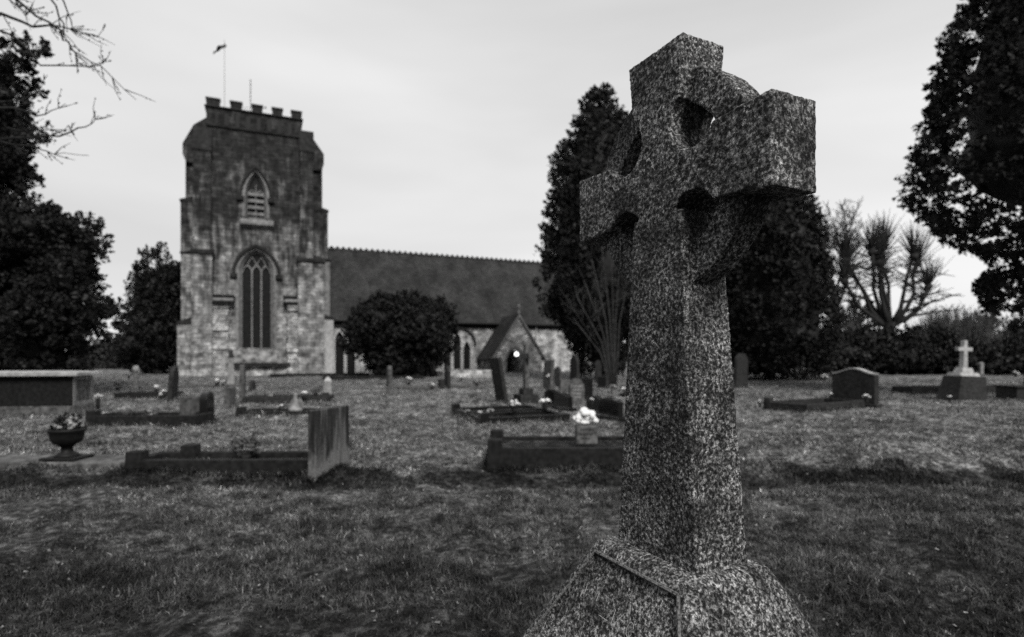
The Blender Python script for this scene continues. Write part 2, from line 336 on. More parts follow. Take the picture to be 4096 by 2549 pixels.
# ---------------------------------------------------------------- the granite wheel cross
cx = empty('wheel_cross', 'tall rough granite wheel-headed cross on a tapering inscribed pedestal', 'cross', (.546, 1.9, 0), -1.106)
ZC = 2.059
def lean(me):
    for q in me.vertices: q.co.x += -.013*(q.co.z-EYE)
b1 = MB()
arm = [(-.445, ZC-.125), (-.2, ZC-.108), (.2, ZC-.108), (.445, ZC-.125), (.445, ZC+.125), (.2, ZC+.110), (-.2, ZC+.110), (-.445, ZC+.125)]
b1.prism(arm, -.087, .087); arms = b1.build('arms', 'granite')
b2 = MB(); b2.prism([(-.112, 1.7), (.112, 1.7), (.108, ZC+.2), (.132, 2.485), (-.132, 2.485), (-.108, ZC+.2)], -.0875, .0875)
upr = b2.build('upright', 'granite')
def disc(x, z, r, h, name='cutter'):
    m_ = MB(); m_.prism([(x+r*math.cos(2*PI*i/40), z+r*math.sin(2*PI*i/40)) for i in range(40)], -h, h); return m_.build(name, 'granite')
def hourglass(x, z, r0, r1, h, name='cutter'):
    m_ = MB(); vs = []; K = 40
    for y_, r_ in ((-2*h, 2*r0-r1), (0, r1), (2*h, 2*r0-r1)):
        vs += [(x+r_*math.cos(2*PI*i/K), y_, z+r_*math.sin(2*PI*i/K)) for i in range(K)]
    return m_.add(vs, [(j*K+i, j*K+(i+1) % K, (j+1)*K+(i+1) % K, (j+1)*K+i) for j in (0, 1) for i in range(K)]+[tuple(range(K)), tuple(range(3*K-1, 2*K-1, -1))]).build(name, 'granite')
for o_ in (arms, upr):
    cut(o_, [disc(sx_*.162, ZC+sz_*.158, .094, .3) for sx_ in (-1, 1) for sz_ in (-1, 1)])
ring = disc(0, ZC, .357, .046, 'ring'); cut(ring, [disc(0, ZC, .254, .3)])
sh = MB(); sh.add([(-.187, -.105, .853), (.187, -.105, .853), (.187, .105, .853), (-.187, .105, .853), (-.112, -.0876, 1.95), (.112, -.0876, 1.95), (.112, .0876, 1.95), (-.112, .0876, 1.95)],
                  [(3, 2, 1, 0), (4, 5, 6, 7), (0, 1, 5, 4), (1, 2, 6, 5), (2, 3, 7, 6), (3, 0, 4, 7)])
shaft = sh.build('shaft', 'granite')
bm = bmesh.new()
for o_ in (arms, upr, ring, shaft): bm.from_mesh(o_.data)
for o_ in (arms, upr, ring, shaft): bpy.data.objects.remove(o_)
me = bpy.data.meshes.new('cross'); bm.to_mesh(me); bm.free(); lean(me)
def roughen(o, vox, amp, nscale, smooth_it=4):
    r = o.modifiers.new('r', 'REMESH'); r.mode = 'VOXEL'; r.voxel_size = vox; r.use_smooth_shade = True
    s = o.modifiers.new('s', 'SMOOTH'); s.iterations = smooth_it; s.factor = .5
    for i, (am, ns) in enumerate(((amp, nscale), (amp*.8, nscale*4))):
        t = bpy.data.textures.new('pit', 'CLOUDS'); t.noise_scale = ns; t.noise_depth = 2
        d = o.modifiers.new('d', 'DISPLACE'); d.texture = t; d.strength = am; d.mid_level = .5; d.texture_coords = 'LOCAL'
    bake(o)
    o.data.polygons.foreach_set('use_smooth', [True]*len(o.data.polygons))
cross = link('cross', me, 'granite', cx); roughen(cross, .004, .0042, .011, 1)
# pedestal: tapering block, panel cut into the front face
def ped(h): return (.232+.56*h, .165+.46*h)          # half sizes a distance h below the pedestal top
TOPZ = .856
pb = MB(); a0 = ped(0); a1 = ped(.62)
pb.box(-a1[0], a1[0], -a1[1], a1[1], TOPZ-.62, TOPZ, (a1[0]-a0[0], a1[0]-a0[0], a1[1]-a0[1], a1[1]-a0[1]))
pedestal = pb.build('pedestal', 'granite'); bv = pedestal.modifiers.new('b', 'BEVEL'); bv.width = .03; bv.segments = 3; bake(pedestal)
def fr(u_, h, off=0):
    """point on the pedestal's front face: u_ across (m), h below the top, off outward"""
    hx, hy = ped(h); t = math.atan(.46); return Vector((u_, -hy-off*math.cos(t), TOPZ-h+off*math.sin(t)))
def slab(hw0, hw1, h0, h1, o0, o1):
    m_ = MB(); q = [fr(-hw0, h0, o0), fr(hw0, h0, o0), fr(hw1, h1, o0), fr(-hw1, h1, o0)]; q2 = [fr(-hw0, h0, o1), fr(hw0, h0, o1), fr(hw1, h1, o1), fr(-hw1, h1, o1)]
    return m_.add(q+q2, [(0, 1, 2, 3), (7, 6, 5, 4), (0, 4, 5, 1), (1, 5, 6, 2), (2, 6, 7, 3), (3, 7, 4, 0)])
cut(pedestal, [slab(ped(.04)[0]-.05, ped(.6)[0]-.05, .04, .6, -.012, .1).build('cutter', 'granite')])
bv = pedestal.modifiers.new('b', 'BEVEL'); bv.width = .004; bv.segments = 1
bake(pedestal); pedestal.parent = cx; roughen(pedestal, .0045, .0022, .012, 3)
fb = MB()                                            # thin raised fillet round the panel
def bar(p, q, wd):
    fb.tube([p, q], wd, 6)
c_ = [fr(-ped(.04)[0]+.05, .04, .002), fr(ped(.04)[0]-.05, .04, .002), fr(ped(.6)[0]-.05, .6, .002), fr(-ped(.6)[0]+.05, .6, .002)]
bar(c_[0], c_[1], .006); bar(c_[1], c_[2], .006); bar(c_[3], c_[0], .005)
fb.build('panel_fillet', 'granite_in', pedestal)
# what is left of the worn lettering: thin raised curves and strokes
ins = MB()
def stroke(pts, r=.0013): ins.tube([fr(u_, h, -.0125) for u_, h in pts], r, 5)
def arc(u0, h0, ru, rh, a0_, a1_, k=9): stroke([(u0+ru*math.cos(R(a0_+(a1_-a0_)*i/k)), h0-rh*math.sin(R(a0_+(a1_-a0_)*i/k))) for i in range(k+1)])
arc(-.15, .15, .012, .017, -200, 60); arc(.055, .185, .014, .02, -210, 140); arc(.16, .21, .018, .024, -160, 20)
stroke([(-.215, .14), (-.215, .185)]); stroke([(-.20, .14), (-.20, .18)]); stroke([(-.13, .135), (-.13, .17)]); stroke([(-.1, .2), (-.06, .2)]); stroke([(-.06, .2), (-.05, .2)])
stroke([(.02, .12), (.035, .15)]); stroke([(-.03, .16), (-.03, .2)]); stroke([(-.02, .2), (.01, .16)]); stroke([(.1, .19), (.105, .225)])
arc(.03, .25, .014, .018, -170, 60); arc(-.21, .22, .01, .014, -90, 90); arc(-.09, .26, .014, .02, -20, 170); stroke([(-.15, .24), (-.145, .29)]); stroke([(.08, .26), (.12, .26)])
arc(.19, .27, .014, .02, 30, 250); stroke([(-.02, .25), (-.02, .29)]); stroke([(.14, .25), (.14, .29)])
ins.build('lettering', 'pale_stone', pedestal)
st = MB(); st.box(-.75, .75, -.62, .62, -.1, .24, (.02, .02, .02, .02)); st.build('plinth', 'granite', cx, .015)

# ---------------------------------------------------------------- the church
TH = math.atan2(.394, .919); U = Vector((.919, .394)); VV = Vector((-.394, .919))
O = Vector((PX(712, 40), 40.0))
ch = empty('church', 'old stone church with battlemented tower, long tiled nave roof and gabled porch', 'church', (O.x, O.y, 0), TH)
def CL(fx, fy, yl=0.0):
    """photo point on the vertical plane y = yl of the church's own frame -> (x, z) there"""
    r = (fx-2048)/2300
    # O + U*x + VV*yl = (r*Y, Y)
    bx, by = O.x+VV.x*yl, O.y+VV.y*yl
    x = (r*by-bx)/(U.x-r*U.y); Y = by+U.y*x
    return x, PZ(fy, Y)
z1 = lambda a, b, yl=0.0: CL(600+a/1.89, 100+b/1.89, yl)
z2 = lambda a, b, yl=0.0: CL(640+a/1.89, 800+b/1.89, yl)
X0, X1 = z2(349, 0)[0], z2(1069, 0)[0]        # tower core
cxm = (X0+X1)/2; TW = X1-X0
zpar = z1(785, 600)[1]; zcren = zpar-.56; ztop_wall = zcren
def gothic(xc, zs, hw, rise, k=12):
    """pointed arch from left springing over the apex to the right: list of (x,z)"""
    # each side a circular arc through (+-hw, zs) and apex, centre on the springing line
    r = (hw*hw+rise*rise)/(2*hw); L_ = []
    amax = math.atan2(rise, r-hw)
    for i in range(k+1):
        a = amax*i/k; L_.append((xc-hw+r-r*math.cos(a), zs+r*math.sin(a)))
    return L_+[(2*xc-x, z) for x, z in L_[-2::-1]]
def opening(xc, zb, zs, hw, rise): return [(xc-hw, zb)]+gothic(xc, zs, hw, rise)+[(xc+hw, zb)]
tw = MB(); tw.box(X0, X1, 0, TW, -.3, ztop_wall); tower = tw.build('tower', 'tower_stone', ch)
# windows of the tower
wx, wz = z2(730, 400); wapex = wz; wzs = z2(730, 545)[1]; wzb = z2(730, 1120)[1]; whw = (z2(835, 600)[0]-z2(622, 600)[0])/2
lx, lap = z1(800, 1130); lzs = z1(800, 1290)[1]; lzb = z1(800, 1455)[1]; lhw = (z1(865, 1300)[0]-z1(737, 1300)[0])/2
def cutter(xc, zb, zs, hw, rise, y0=-.5, y1=.6):
    m_ = MB(); m_.prism(opening(xc, zb, zs, hw, rise), y0, y1); return m_.build('cutter', 'tower_stone', ch)
cut(tower, [cutter(wx, wzb, wzs, whw*1.25, (wapex-wzs)*1.16), cutter(lx, lzb, lzs, lhw*1.2, (lap-lzs)*1.15)])
def arch_window(name, xc, zb, zs, hw, apex, y, lights, parent, hood=True, bars=0, wallmat='dressed', ysur=-.03, hoodw=.2, splay=1.25):
    """pane, stone surround that splays in, mullions with small arch heads, hood mould"""
    rise = apex-zs; win = MB()
    i_ = opening(xc, zb, zs, hw, rise); o_ = opening(xc, zb-.02, zs, hw*splay, rise*1.16)
    # splayed reveal (front wide, back narrow)
    k_ = len(i_); vs = [(p[0], y+ysur, p[1]) for p in o_]+[(p[0], y+.32, p[1]) for p in i_]+[(p[0], y+.5, p[1]) for p in i_]
    win.add(vs, [(j, j+1, k_+j+1, k_+j) for j in range(k_-1)]+[(k_+j, k_+j+1, 2*k_+j+1, 2*k_+j) for j in range(k_-1)])
    oo = opening(xc, zb-.02, zs, hw*splay+.2, rise*1.16+.22)
    win.band(o_, oo, y+ysur, y+.02)
    wob = win.build('window', wallmat, parent)
    pn = MB(); pn.prism(opening(xc, zb-.01, zs, hw*1.02, rise*1.01), y+.42, y+.45); pn.build('pane', 'glass', wob)
    t = MB(); bwid = hw*.055
    for i in range(1, lights):
        xm = xc-hw+2*hw*i/lights; t.box(xm-bwid, xm+bwid, y+.27, y+.4, zb, zs+rise*(.15 if lights > 2 else .55))
    lw = 2*hw/lights
    for i in range(lights):
        xm = xc-hw+lw*(i+.5); a = gothic(xm, zs-.05, lw*.42, lw*.8, 6); b_ = gothic(xm, zs-.05, lw*.5, lw*.95, 6); t.band(a, b_, y+.275, y+.395)
    if lights > 2:
        for i in (1, 2):       # diamond lights in the head
            xm = xc-hw+lw*i; r_ = lw*.42; zc = zs+lw*1.0
            P1 = [(xm-r_, zc), (xm, zc+r_*1.7), (xm+r_, zc), (xm, zc-r_*1.5), (xm-r_, zc)]; P2 = [(xm+(p[0]-xm)*1.22, zc+(p[1]-zc)*1.2) for p in P1]; t.band(P1, P2, y+.28, y+.39)
    for i in range(bars):
        zz = zb+(zs+rise*.2-zb)*(i+.6)/bars; t.box(xc-hw*.96, xc+hw*.96, y+.2, y+.285, zz-.1, zz+.12)
    t.build('tracery', 'dressed' if wallmat != 'dressed_dark' else 'grave_stone', wob)
    if hood:
        h = MB(); A = gothic(xc, zs-.15, hw*splay+.24, rise*1.16+.3); B = gothic(xc, zs-.15, hw*splay+.24+hoodw, rise*1.16+.34+hoodw)
        h.band(A, B, y-.2, y+.02)
        for sgn in (-1, 1): xx = xc+sgn*(hw*splay+.24+hoodw*.5); h.box(xx-.24, xx+.24, y-.24, y+.02, zs-.45, zs-.152)
        h.build('hood_mould', 'dressed_dark', wob, .02)
    return wob
arch_window('window', wx, wzb, wzs, whw, wapex, 0, 3, ch)
arch_window('window', lx, lzb, lzs, lhw, lap, 0, 2, ch, bars=4, hoodw=.16)
# sills
xa, za = z2(550, 1135); xb, zb_ = z2(885, 1215); s = MB(); s.prism([(0.0, za), (-.55, zb_+.02), (-.55, zb_-.16), (0, zb_-.16)], xa, xb, 'x'); s.build('sill', 'rubble', ch, .02)
s = MB(); s.box(xa-.25, xb+.9, -.5, 0, zb_-.4, zb_-.165); s.build('string_course', 'dressed_dark', ch, .03)
xa, za = z1(680, 1470); xb, zb_ = z1(935, 1520); s = MB(); s.prism([(0.0, za+.1), (-.38, zb_+.12), (-.38, zb_-.08), (0, zb_-.3)], xa, xb, 'x'); s.build('sill', 'dressed', ch, .02)
# belfry louvre window stands above; buttresses at the corners, stepping in
def buttress(x0, x1, y0, y1, z0, z1_, slope, mat='tower_stone', cap=None, side=0, parent=None):
    """shaft with a sloping weathering on top; side -1/+1 slopes towards that x side, 0 slopes to the front"""
    m_ = MB(); m_.box(x0, x1, y0, y1, z0, z1_)
    t = (0, 0, y1-y0-.02, 0) if side == 0 else ((x1-x0-.02, 0, 0, 0) if side < 0 else (0, x1-x0-.02, 0, 0))
    o = m_.build('buttress', mat, parent or ch, .03)
    c = MB(); e = .06
    c.box(x0-e, x1+e, y0-e, y1, z1_+.002, z1_+.12); c.box(x0-e, x1+e, y0-e, y1, z1_+.122, z1_+.12+slope, t); c.build('coping', cap or 'dressed_dark', o)
    return o
zA = z2(150, 395)[1]; zAr = z2(1150, 470)[1]; zG = -.3
xl0 = z2(150, 600)[0]; xl1 = z2(245, 600)[0]; xl2 = z2(400, 600)[0]; xr0 = z2(1040, 600)[0]; xr1 = z2(1235, 600)[0]; xr2 = z2(1290, 600)[0]
zW = z2(150, 870)[1]; zWb = z2(120, 935)[1]; xll = z2(120, 1000)[0]; xrr = z2(1318, 1000)[0]; zWr = z2(1300, 900, 0)[1]
BY = -.45
# front-facing pair, wide, up to the string, then thinner up to the parapet slope
buttress(xl1, xl2, BY-.25, 0, zG, zA, .25); buttress(xr0, xr1, BY-.25, 0, zG, zAr, .25)
zB = z1(265, 1290)[1]; zD = z1(300, 950)[1]; zE = z1(420, 690)[1]; zF = z1(1280, 950)[1]; zH = z1(1150, 800)[1]; zK = z1(1305, 1400)[1]
xm0 = z1(330, 1100)[0]; xm1 = z1(1230, 1100)[0]
buttress(xm0, xl2-.1, BY, 0, zA-.1, zD, 1.6, side=0); buttress(xr0+.15, xm1, BY, 0, zAr-.1, zF-.4, 1.6, side=0)
# side-facing pair, set back, stepping outwards towards the ground
buttress(xll, X0, .5, 1.7, zG, zWb, .75, side=-1); buttress(xl0, X0, .45, 1.65, zWb, zA, .3, side=-1)
xb1 = z1(230, 1400, .4)[0]; xb2 = z1(268, 1100, .35)[0]
buttress(xb1, X0, .4, 1.6, zA, zB-.3, .5, side=-1); buttress(xb2, X0, .35, 1.55, zB-.3, zD, 1.0, side=-1)
buttress(X1, xrr, .5, 1.7, zG, zWr, .75, side=1, mat='pale_stone'); buttress(X1, xr2, .45, 1.65, zWr, zAr+.2, .5, side=1, mat='dressed')
xb3 = z1(1345, 1450, .4)[0]; xb4 = z1(1302, 1200, .35)[0]
buttress(X1, xb3, .4, 1.6, zAr+.2, zK, .6, side=1); buttress(X1, xb4, .35, 1.55, zK, zF-1.0, 1.3, side=1)
# shoulder slopes from the side buttresses up to the parapet
for sgn, xo, zo, xi, zi in ((-1, xb2-.15, zD+.5, X0+.05, zE), (1, xb4+.1, zF-.2, X1-.05, zH)):
    mid = (xo+(xi-xo)*.45, zo+(zi-zo)*.68)
    s = MB(); xw = xo-sgn*.22; s.prism([(xw, zo-1.3), (xo, zo-.75), (xo, zo), mid, (xi, zi), (xi, zo-1.3)] if sgn < 0 else [(xi, zo-1.3), (xi, zi), mid, (xo, zo), (xo, zo-.75), (xw, zo-1.3)], .06, 1.5); s.build('shoulder', 'tower_stone', ch, .03)
# string courses
def string(x0, x1, z, y0=-.8, h=.2): s = MB(); s.box(x0, x1, y0, .001, z-h/2, z+h/2); s.build('string_course', 'dressed_dark', ch, .04)
string(xl1-.05, xl2+.1, zA+.02, BY-.35, .28); string(xr0-.1, xr1+.1, zAr, BY-.35, .28)
string(X0+.02, X1-.02, z1(785, 800)[1], -.12, .22)
# ground plinth of the tower, rough stub walls of a lost building either side of the great window
s = MB(); s.box(X0-.1, X1+.1, -.25, TW+.1, -.3, z2(700, 1235)[1]-.1, (0.05, .05, .18, .05)); s.build('plinth_course', 'nave_stone', ch, .03)
for (xa_, xb_, za_) in ((z2(375, 0)[0], z2(520, 0)[0], z2(460, 765)[1]), (z2(960, 0)[0], z2(1090, 0)[0], z2(1000, 775)[1])):
    s = MB(); zz = za_
    while zz > .3:
        hh = random.uniform(.22, .5); e = random.uniform(-.12, .18); s.box(xa_-e*.3, xb_+e*.5, -.28-random.uniform(0, .22), 0, max(zz-hh, -.2)+.01, zz); zz -= hh
    st_ = s.build('wall_stub', 'nave_stone', ch, .03)
    s = MB(); s.box(xa_-.2, xb_+.35, -.6, 0, za_+.01, za_+.3, (.08, .08, .3, 0)); s.build('stub_cap', 'dressed', st_, .03)
    s = MB(); s.box(xa_-.26, xb_+.41, -.66, 0, za_-.14, za_+.008); s.box(xa_-.26, xb_+.41, -.5, 0, za_+.302, za_+.44); s.build('stub_mould', 'dressed_dark', st_, .03)
# battlements on all four sides
def merlons(a, b, along, fixed, t):
    spans = [(425, 523), (600, 685), (760, 840), (915, 995), (1065, 1145)]
    for s0, s1 in spans:
        f0 = (s0-425)/720; f1 = (s1-425)/720; p, q = a+(b-a)*f0, a+(b-a)*f1
        s = MB(); c = MB()
        if along == 'x': s.box(p, q, fixed, fixed+t, zcren+.001, zpar-.12); c.box(p-.05, q+.05, fixed-.06, fixed+t+.06, zpar-.118, zpar)
        else: s.box(fixed, fixed+t, p, q, zcren+.001, zpar-.12); c.box(fixed-.06, fixed+t+.06, p-.05, q+.05, zpar-.118, zpar)
        o = s.build('merlon', 'dressed_dark', ch); c.build('coping', 'lead', o, .02)
merlons(X0, X1, 'x', -.05, .4); merlons(X0, X1, 'x', TW-.35, .4)
merlons(.45, TW-.45, 'y', X0-.002, .4); merlons(.45, TW-.45, 'y', X1-.4, .4)
s = MB(); s.box(X0-.12, X1+.12, -.14, TW+.12, zcren-.1, zcren); s.build('parapet_coping', 'lead', ch, .03)
# corbels below the parapet; a black sheet between them paints the recess shade
zc = z1(785, 745)[1]
for i in range(8):
    p = X0+.95+(X1-X0-1.4)*i/7; s = MB(); s.box(p-.22, p+.2, -.12, .001, zc-.42, zc+.42); s.build('corbel', 'tower_stone', ch, .02)
s = MB(); s.box(X0+.6, X1-.25, -.035, .001, zc-.45, zc+.42); s.build('corbel_shade', 'lead', ch)

# nave: wall, roof, ridge tiles, gutter
NY = 1.3; xn0 = X1-.5; xn1 = xn0+27; ze = CL(1345, 1272, NY)[1]
nw = MB(); nw.box(xn0, xn1, NY, NY+.7, -.3, ze-.05); nave = nw.build('nave_wall', 'nave_stone', ch)
RY = NY+5.2; zr = CL(1345, 996, RY)[1]
rf = MB(); rf.add([(xn0, NY-.35, ze-.12), (xn1, NY-.35, ze-.12), (xn1, RY, zr), (xn0, RY, zr), (xn0, 2*RY-NY+.35, ze-.12), (xn1, 2*RY-NY+.35, ze-.12), (xn0, NY-.35, ze-.3), (xn1, NY-.35, ze-.3), (xn0, 2*RY-NY+.35, ze-.3), (xn1, 2*RY-NY+.35, ze-.3)],
                  [(0, 1, 2, 3), (3, 2, 5, 4), (0, 3, 4, 8, 6), (1, 7, 9, 5, 2), (6, 7, 1, 0), (4, 5, 9, 8), (6, 8, 9, 7)])
roof = rf.build('nave_roof', 'roof', ch)
rt = MB(); p = xn0+.1
while p < xn1: rt.box(p, p+.46, RY-.13, RY+.13, zr-.1, zr+.08, (0, 0, .07, .07)); rt.ball((p+.23, RY, zr+.13), (.13, .09, .12), 6, 4, 0); p += .5
rt.build('ridge_tiles', 'dressed_dark', roof)
g = MB(); g.tube([(xn0, NY-.42, ze-.2), (xn1, NY-.42, ze-.2)], .1, 8); g.box(xn0+.9, xn1, NY-.1, NY-.001, ze-.55, ze-.32); g.build('gutter', 'lead', ch)
s = MB(); s.box(xn0, xn1, NY+.7, NY+9.8, -.3, ze-.35); s.build('nave_body', 'nave_stone', ch)
# nave windows: three stepped lancets in one pale surround
def tri_window(fxc, fyb, fys, fyap):
    xc, zb = CL(fxc, fyb, NY); zap = CL(fxc, fyap, NY)[1]; zs = CL(fxc, fys, NY)[1]; lw = .88
    cs = []
    spec = [(xc-lw, zap-.75, .32), (xc, zap, .33), (xc+lw, zap-.75, .32)]
    for xx, za_, hw in spec:
        m_ = MB(); m_.prism(opening(xx, zb, za_-.75, hw, .75), NY-.3, NY+.45); cs.append(m_.build('cutter', 'nave_stone', ch))
    cut(nave, cs)
    wn = MB()
    for xx, za_, hw in spec: wn.band(opening(xx, zb, za_-.75, hw-.002, .748), opening(xx, zb, za_-.75, hw+.1, .9), NY-.05, NY+.04)
    wo = wn.build('window', 'pale_stone', ch)
    for xx, za_, hw in spec:
        m_ = MB(); m_.prism(opening(xx, zb, za_-.75, hw-.005, .74), NY+.25, NY+.28); m_.build('pane', 'glass', wo)
    h = MB(); A = gothic(xc, zap-1.1, 1.55, 1.45); B = gothic(xc, zap-1.1, 1.72, 1.63); h.band(A, B, NY-.16, NY+.02); h.build('hood_mould', 'dressed_dark', wo, .02)
tri_window(1358, 1494, 1400, 1325); tri_window(1828, 1478, 1410, 1331)
# porch
PYF = NY-3.6
px0, pz0 = CL(1975, 1428, PYF); pxa, pza = CL(2063, 1263, PYF); px1, _ = CL(2172, 1424, PYF)
pxc = (px0+px1)/2; hw = (px1-px0)/2; pze = CL(2060, 1428, PYF)[1]
dx, dz = CL(2062, 1505, PYF); dap = CL(2064, 1393, PYF)[1]; dhw = (CL(2095, 1500, PYF)[0]-CL(2028, 1500, PYF)[0])/2; dxc = CL(2061, 1500, PYF)[0]
pm = MB(); pm.prism([(pxc-hw+.15, -.3), (pxc+hw-.15, -.3), (pxc+hw-.15, pze), (pxc, pza-.15), (pxc-hw+.15, pze)], PYF, NY-.001); porch = pm.build('porch', 'nave_stone', ch)
m_ = MB(); m_.prism(opening(dxc, -.35, dap-1.15, dhw, 1.15), PYF-.3, NY-.4); cut(porch, [m_.build('cutter', 'nave_stone', ch)])
dm = MB(); dm.band(opening(dxc, -.05, dap-1.15, dhw+.002, 1.152), opening(dxc, -.05, dap-1.15, dhw+.17, 1.4), PYF-.05, PYF+.06); dm.build('arch_surround', 'dressed', porch, .02)
d = MB(); d.prism(opening(dxc, 0, dap-1.15, dhw-.01, 1.14), NY-.5, NY-.42); d.build('door', 'wood', porch)
pr = MB()
for sg in (-1, 1):
    xe = pxc+sg*(hw+.22); zee = pze-.32; t = .14
    q = [(pxc, PYF-.08, pza), (xe, PYF-.08, zee), (xe, NY+.3, zee), (pxc, NY+.3, pza)]
    pr.add(q+[(x_, y_, z_+t) for x_, y_, z_ in q], [(0, 1, 2, 3), (7, 6, 5, 4), (0, 4, 5, 1), (1, 5, 6, 2), (2, 6, 7, 3), (3, 7, 4, 0)])
pr.build('porch_roof', 'roof', porch)
s = MB()
for sg in (-1, 1):
    xe = pxc+sg*(hw+.24); s.add([(pxc, PYF-.14, pza-.1), (xe, PYF-.14, pze-.44), (xe, PYF-.082, pze-.44), (pxc, PYF-.082, pza-.1), (pxc, PYF-.14, pza+.16), (xe, PYF-.14, pze-.16), (xe, PYF-.082, pze-.16), (pxc, PYF-.082, pza+.16)], [(3, 2, 1, 0), (4, 5, 6, 7), (0, 1, 5, 4), (1, 2, 6, 5), (2, 3, 7, 6), (3, 0, 4, 7)])
s.build('gable_coping', 'dressed', porch)
s = MB(); s.lathe([(.14, pza+.1), (.1, pza+.3), (.05, pza+.4), (.05, pza+.6), (.13, pza+.72), (.13, pza+.82), (.03, pza+.95)], 10, (pxc, PYF)); s.build('finial', 'dressed', porch, smooth=True)
s = MB(); xd, zd = CL(2143, 1300, NY); s.tube([(xd, NY-.1, ze-.2), (xd, NY-.1, .3)], .06, 6); s.box(xd-.14, xd+.14, NY-.25, NY-.002, zd-.1, zd+.2); s.build('drainpipe', 'metal', ch)
# lit lamp hanging in the porch mouth
def cw(x, y, z): p_ = O+U*x+VV*y; return (p_.x, p_.y, z)
lxp, lzp = CL(2066, 1417, PYF+.7); lp = empty('porch_lamp', 'lit round lamp glowing inside the porch arch', 'lamp', cw(lxp, PYF+.7, lzp))
s = MB(); s.ball((0, 0, 0), (.17, .17, .17), 14, 8, 0); s.build('globe', 'glow', lp, smooth=True)
s = MB(); s.tube([(0, 0, .15), (0, 0, .7)], .015, 5); s.build('stem', 'iron', lp)
# flagpole and aerial on the tower roof
fxp, _z = CL(898, 300, 2.0); zt = CL(900, 160, 2.0)[1]
fp = empty('flagpole', 'thin pale flagpole with a drooping flag on the tower roof', 'flagpole', cw(fxp, 2.0, zcren-.3))
s = MB(); s.tube([(0, 0, 0), (0, 0, zt-zcren+.3)], [.03, .02], 8); s.build('pole', 'metal', fp); hf = zt-zcren+.2
fl = MB(); vs = []; nn = 12
for i in range(nn+1):
    t = i/nn; xx = -t*.85; zz = hf-.1-t*.65
    for j in range(5): q_ = j/4; vs.append((xx+.1*q_, .14*math.sin(t*9+q_*2), zz-q_*(.24+.12*math.sin(t*7))))
fl.add(vs, [(i*5+j, i*5+j+1, (i+1)*5+j+1, (i+1)*5+j) for i in range(nn) for j in range(4)]); fo = fl.build('flag', 'grave_dark', fp, smooth=True); sm = fo.modifiers.new('t', 'SOLIDIFY'); sm.thickness = .015
axp, _z = CL(1002, 300, 2.5); zt = CL(1002, 318, 2.5)[1]; aw = empty('television_aerial', 'grey aerial mast with a crossbar behind the middle merlon', 'aerial', cw(axp, 2.5, zcren-.3))
s = MB(); hh = zt-zcren+.3; s.tube([(0, 0, 0), (0, 0, hh)], .025, 6)
for i in range(6): s.tube([(-.08, 0, hh-.1-.3*i), (.08, 0, hh-.1-.3*i)], .02, 5)
s.build('mast', 'grave_stone', aw); s = MB(); s.tube([(-1.2, 0, 1.55), (1.2, 0, 1.55)], .012, 5); s.ball((1.15, 0, 1.55), (.08,)*3, 6, 4, 0); s.ball((-1.05, 0, 1.55), (.05,)*3, 6, 4, 0); s.build('crossbar', 'grave_stone', aw)

# ---------------------------------------------------------------- trees
def leaves(name, P, D, cl, nper, size, mat, parent, core=None, stretch=1.6):
    """P clump centres, D directions, cl clump radius; nper leaf quads round each"""
    n = len(P); c = np.repeat(P, nper, 0); d = np.repeat(D, nper, 0); m_ = len(c)
    g = rng.normal(0, 1, (m_, 3)); cc = np.repeat(np.broadcast_to(cl, (n,)), nper)[:, None]
    t = rng.random(m_)[:, None]
    c = c+g*cc*.45*(1.1-t)+d*cc*stretch*t
    a = rng.normal(0, 1, (m_, 3)); a /= np.linalg.norm(a, axis=1)[:, None]; b_ = np.cross(a, rng.normal(0, 1, (m_, 3))); b_ /= np.linalg.norm(b_, axis=1)[:, None]+1e-9
    s_ = size*(.5+rng.random(m_))[:, None]; Q = np.stack([c-a*s_, c-b_*s_*.62, c+a*s_, c+b_*s_*.62], 1).reshape(-1, 3)
    F_ = np.arange(4*m_).reshape(-1, 4)
    if core is not None: cv, cf = core; F_ = np.concatenate([F_, cf+len(Q)]); Q = np.concatenate([Q, cv])
    return meshnp(name, Q, F_, mat, parent)
def lump(c, r, k=.75, nu=22, nv=12):
    u_ = np.linspace(0, 2*PI, nu, endpoint=False); v_ = np.linspace(-PI/2+.05, PI/2-.05, nv); A, B = np.meshgrid(u_, v_)
    rr = k*(1+.3*vnoise(A*3+c[0]*7, B*3+c[2]*5, 1.1))
    V_ = np.stack([c[0]+r[0]*rr*np.cos(B)*np.cos(A), c[1]+r[1]*rr*np.cos(B)*np.sin(A), c[2]+r[2]*rr*np.sin(B)], 2).reshape(-1, 3)
    I_ = np.arange(nu*nv).reshape(nv, nu); J = np.roll(I_, -1, 1)
    F_ = np.stack([I_[:-1].ravel(), J[:-1].ravel(), J[1:].ravel(), I_[1:].ravel()], 1); return V_, F_
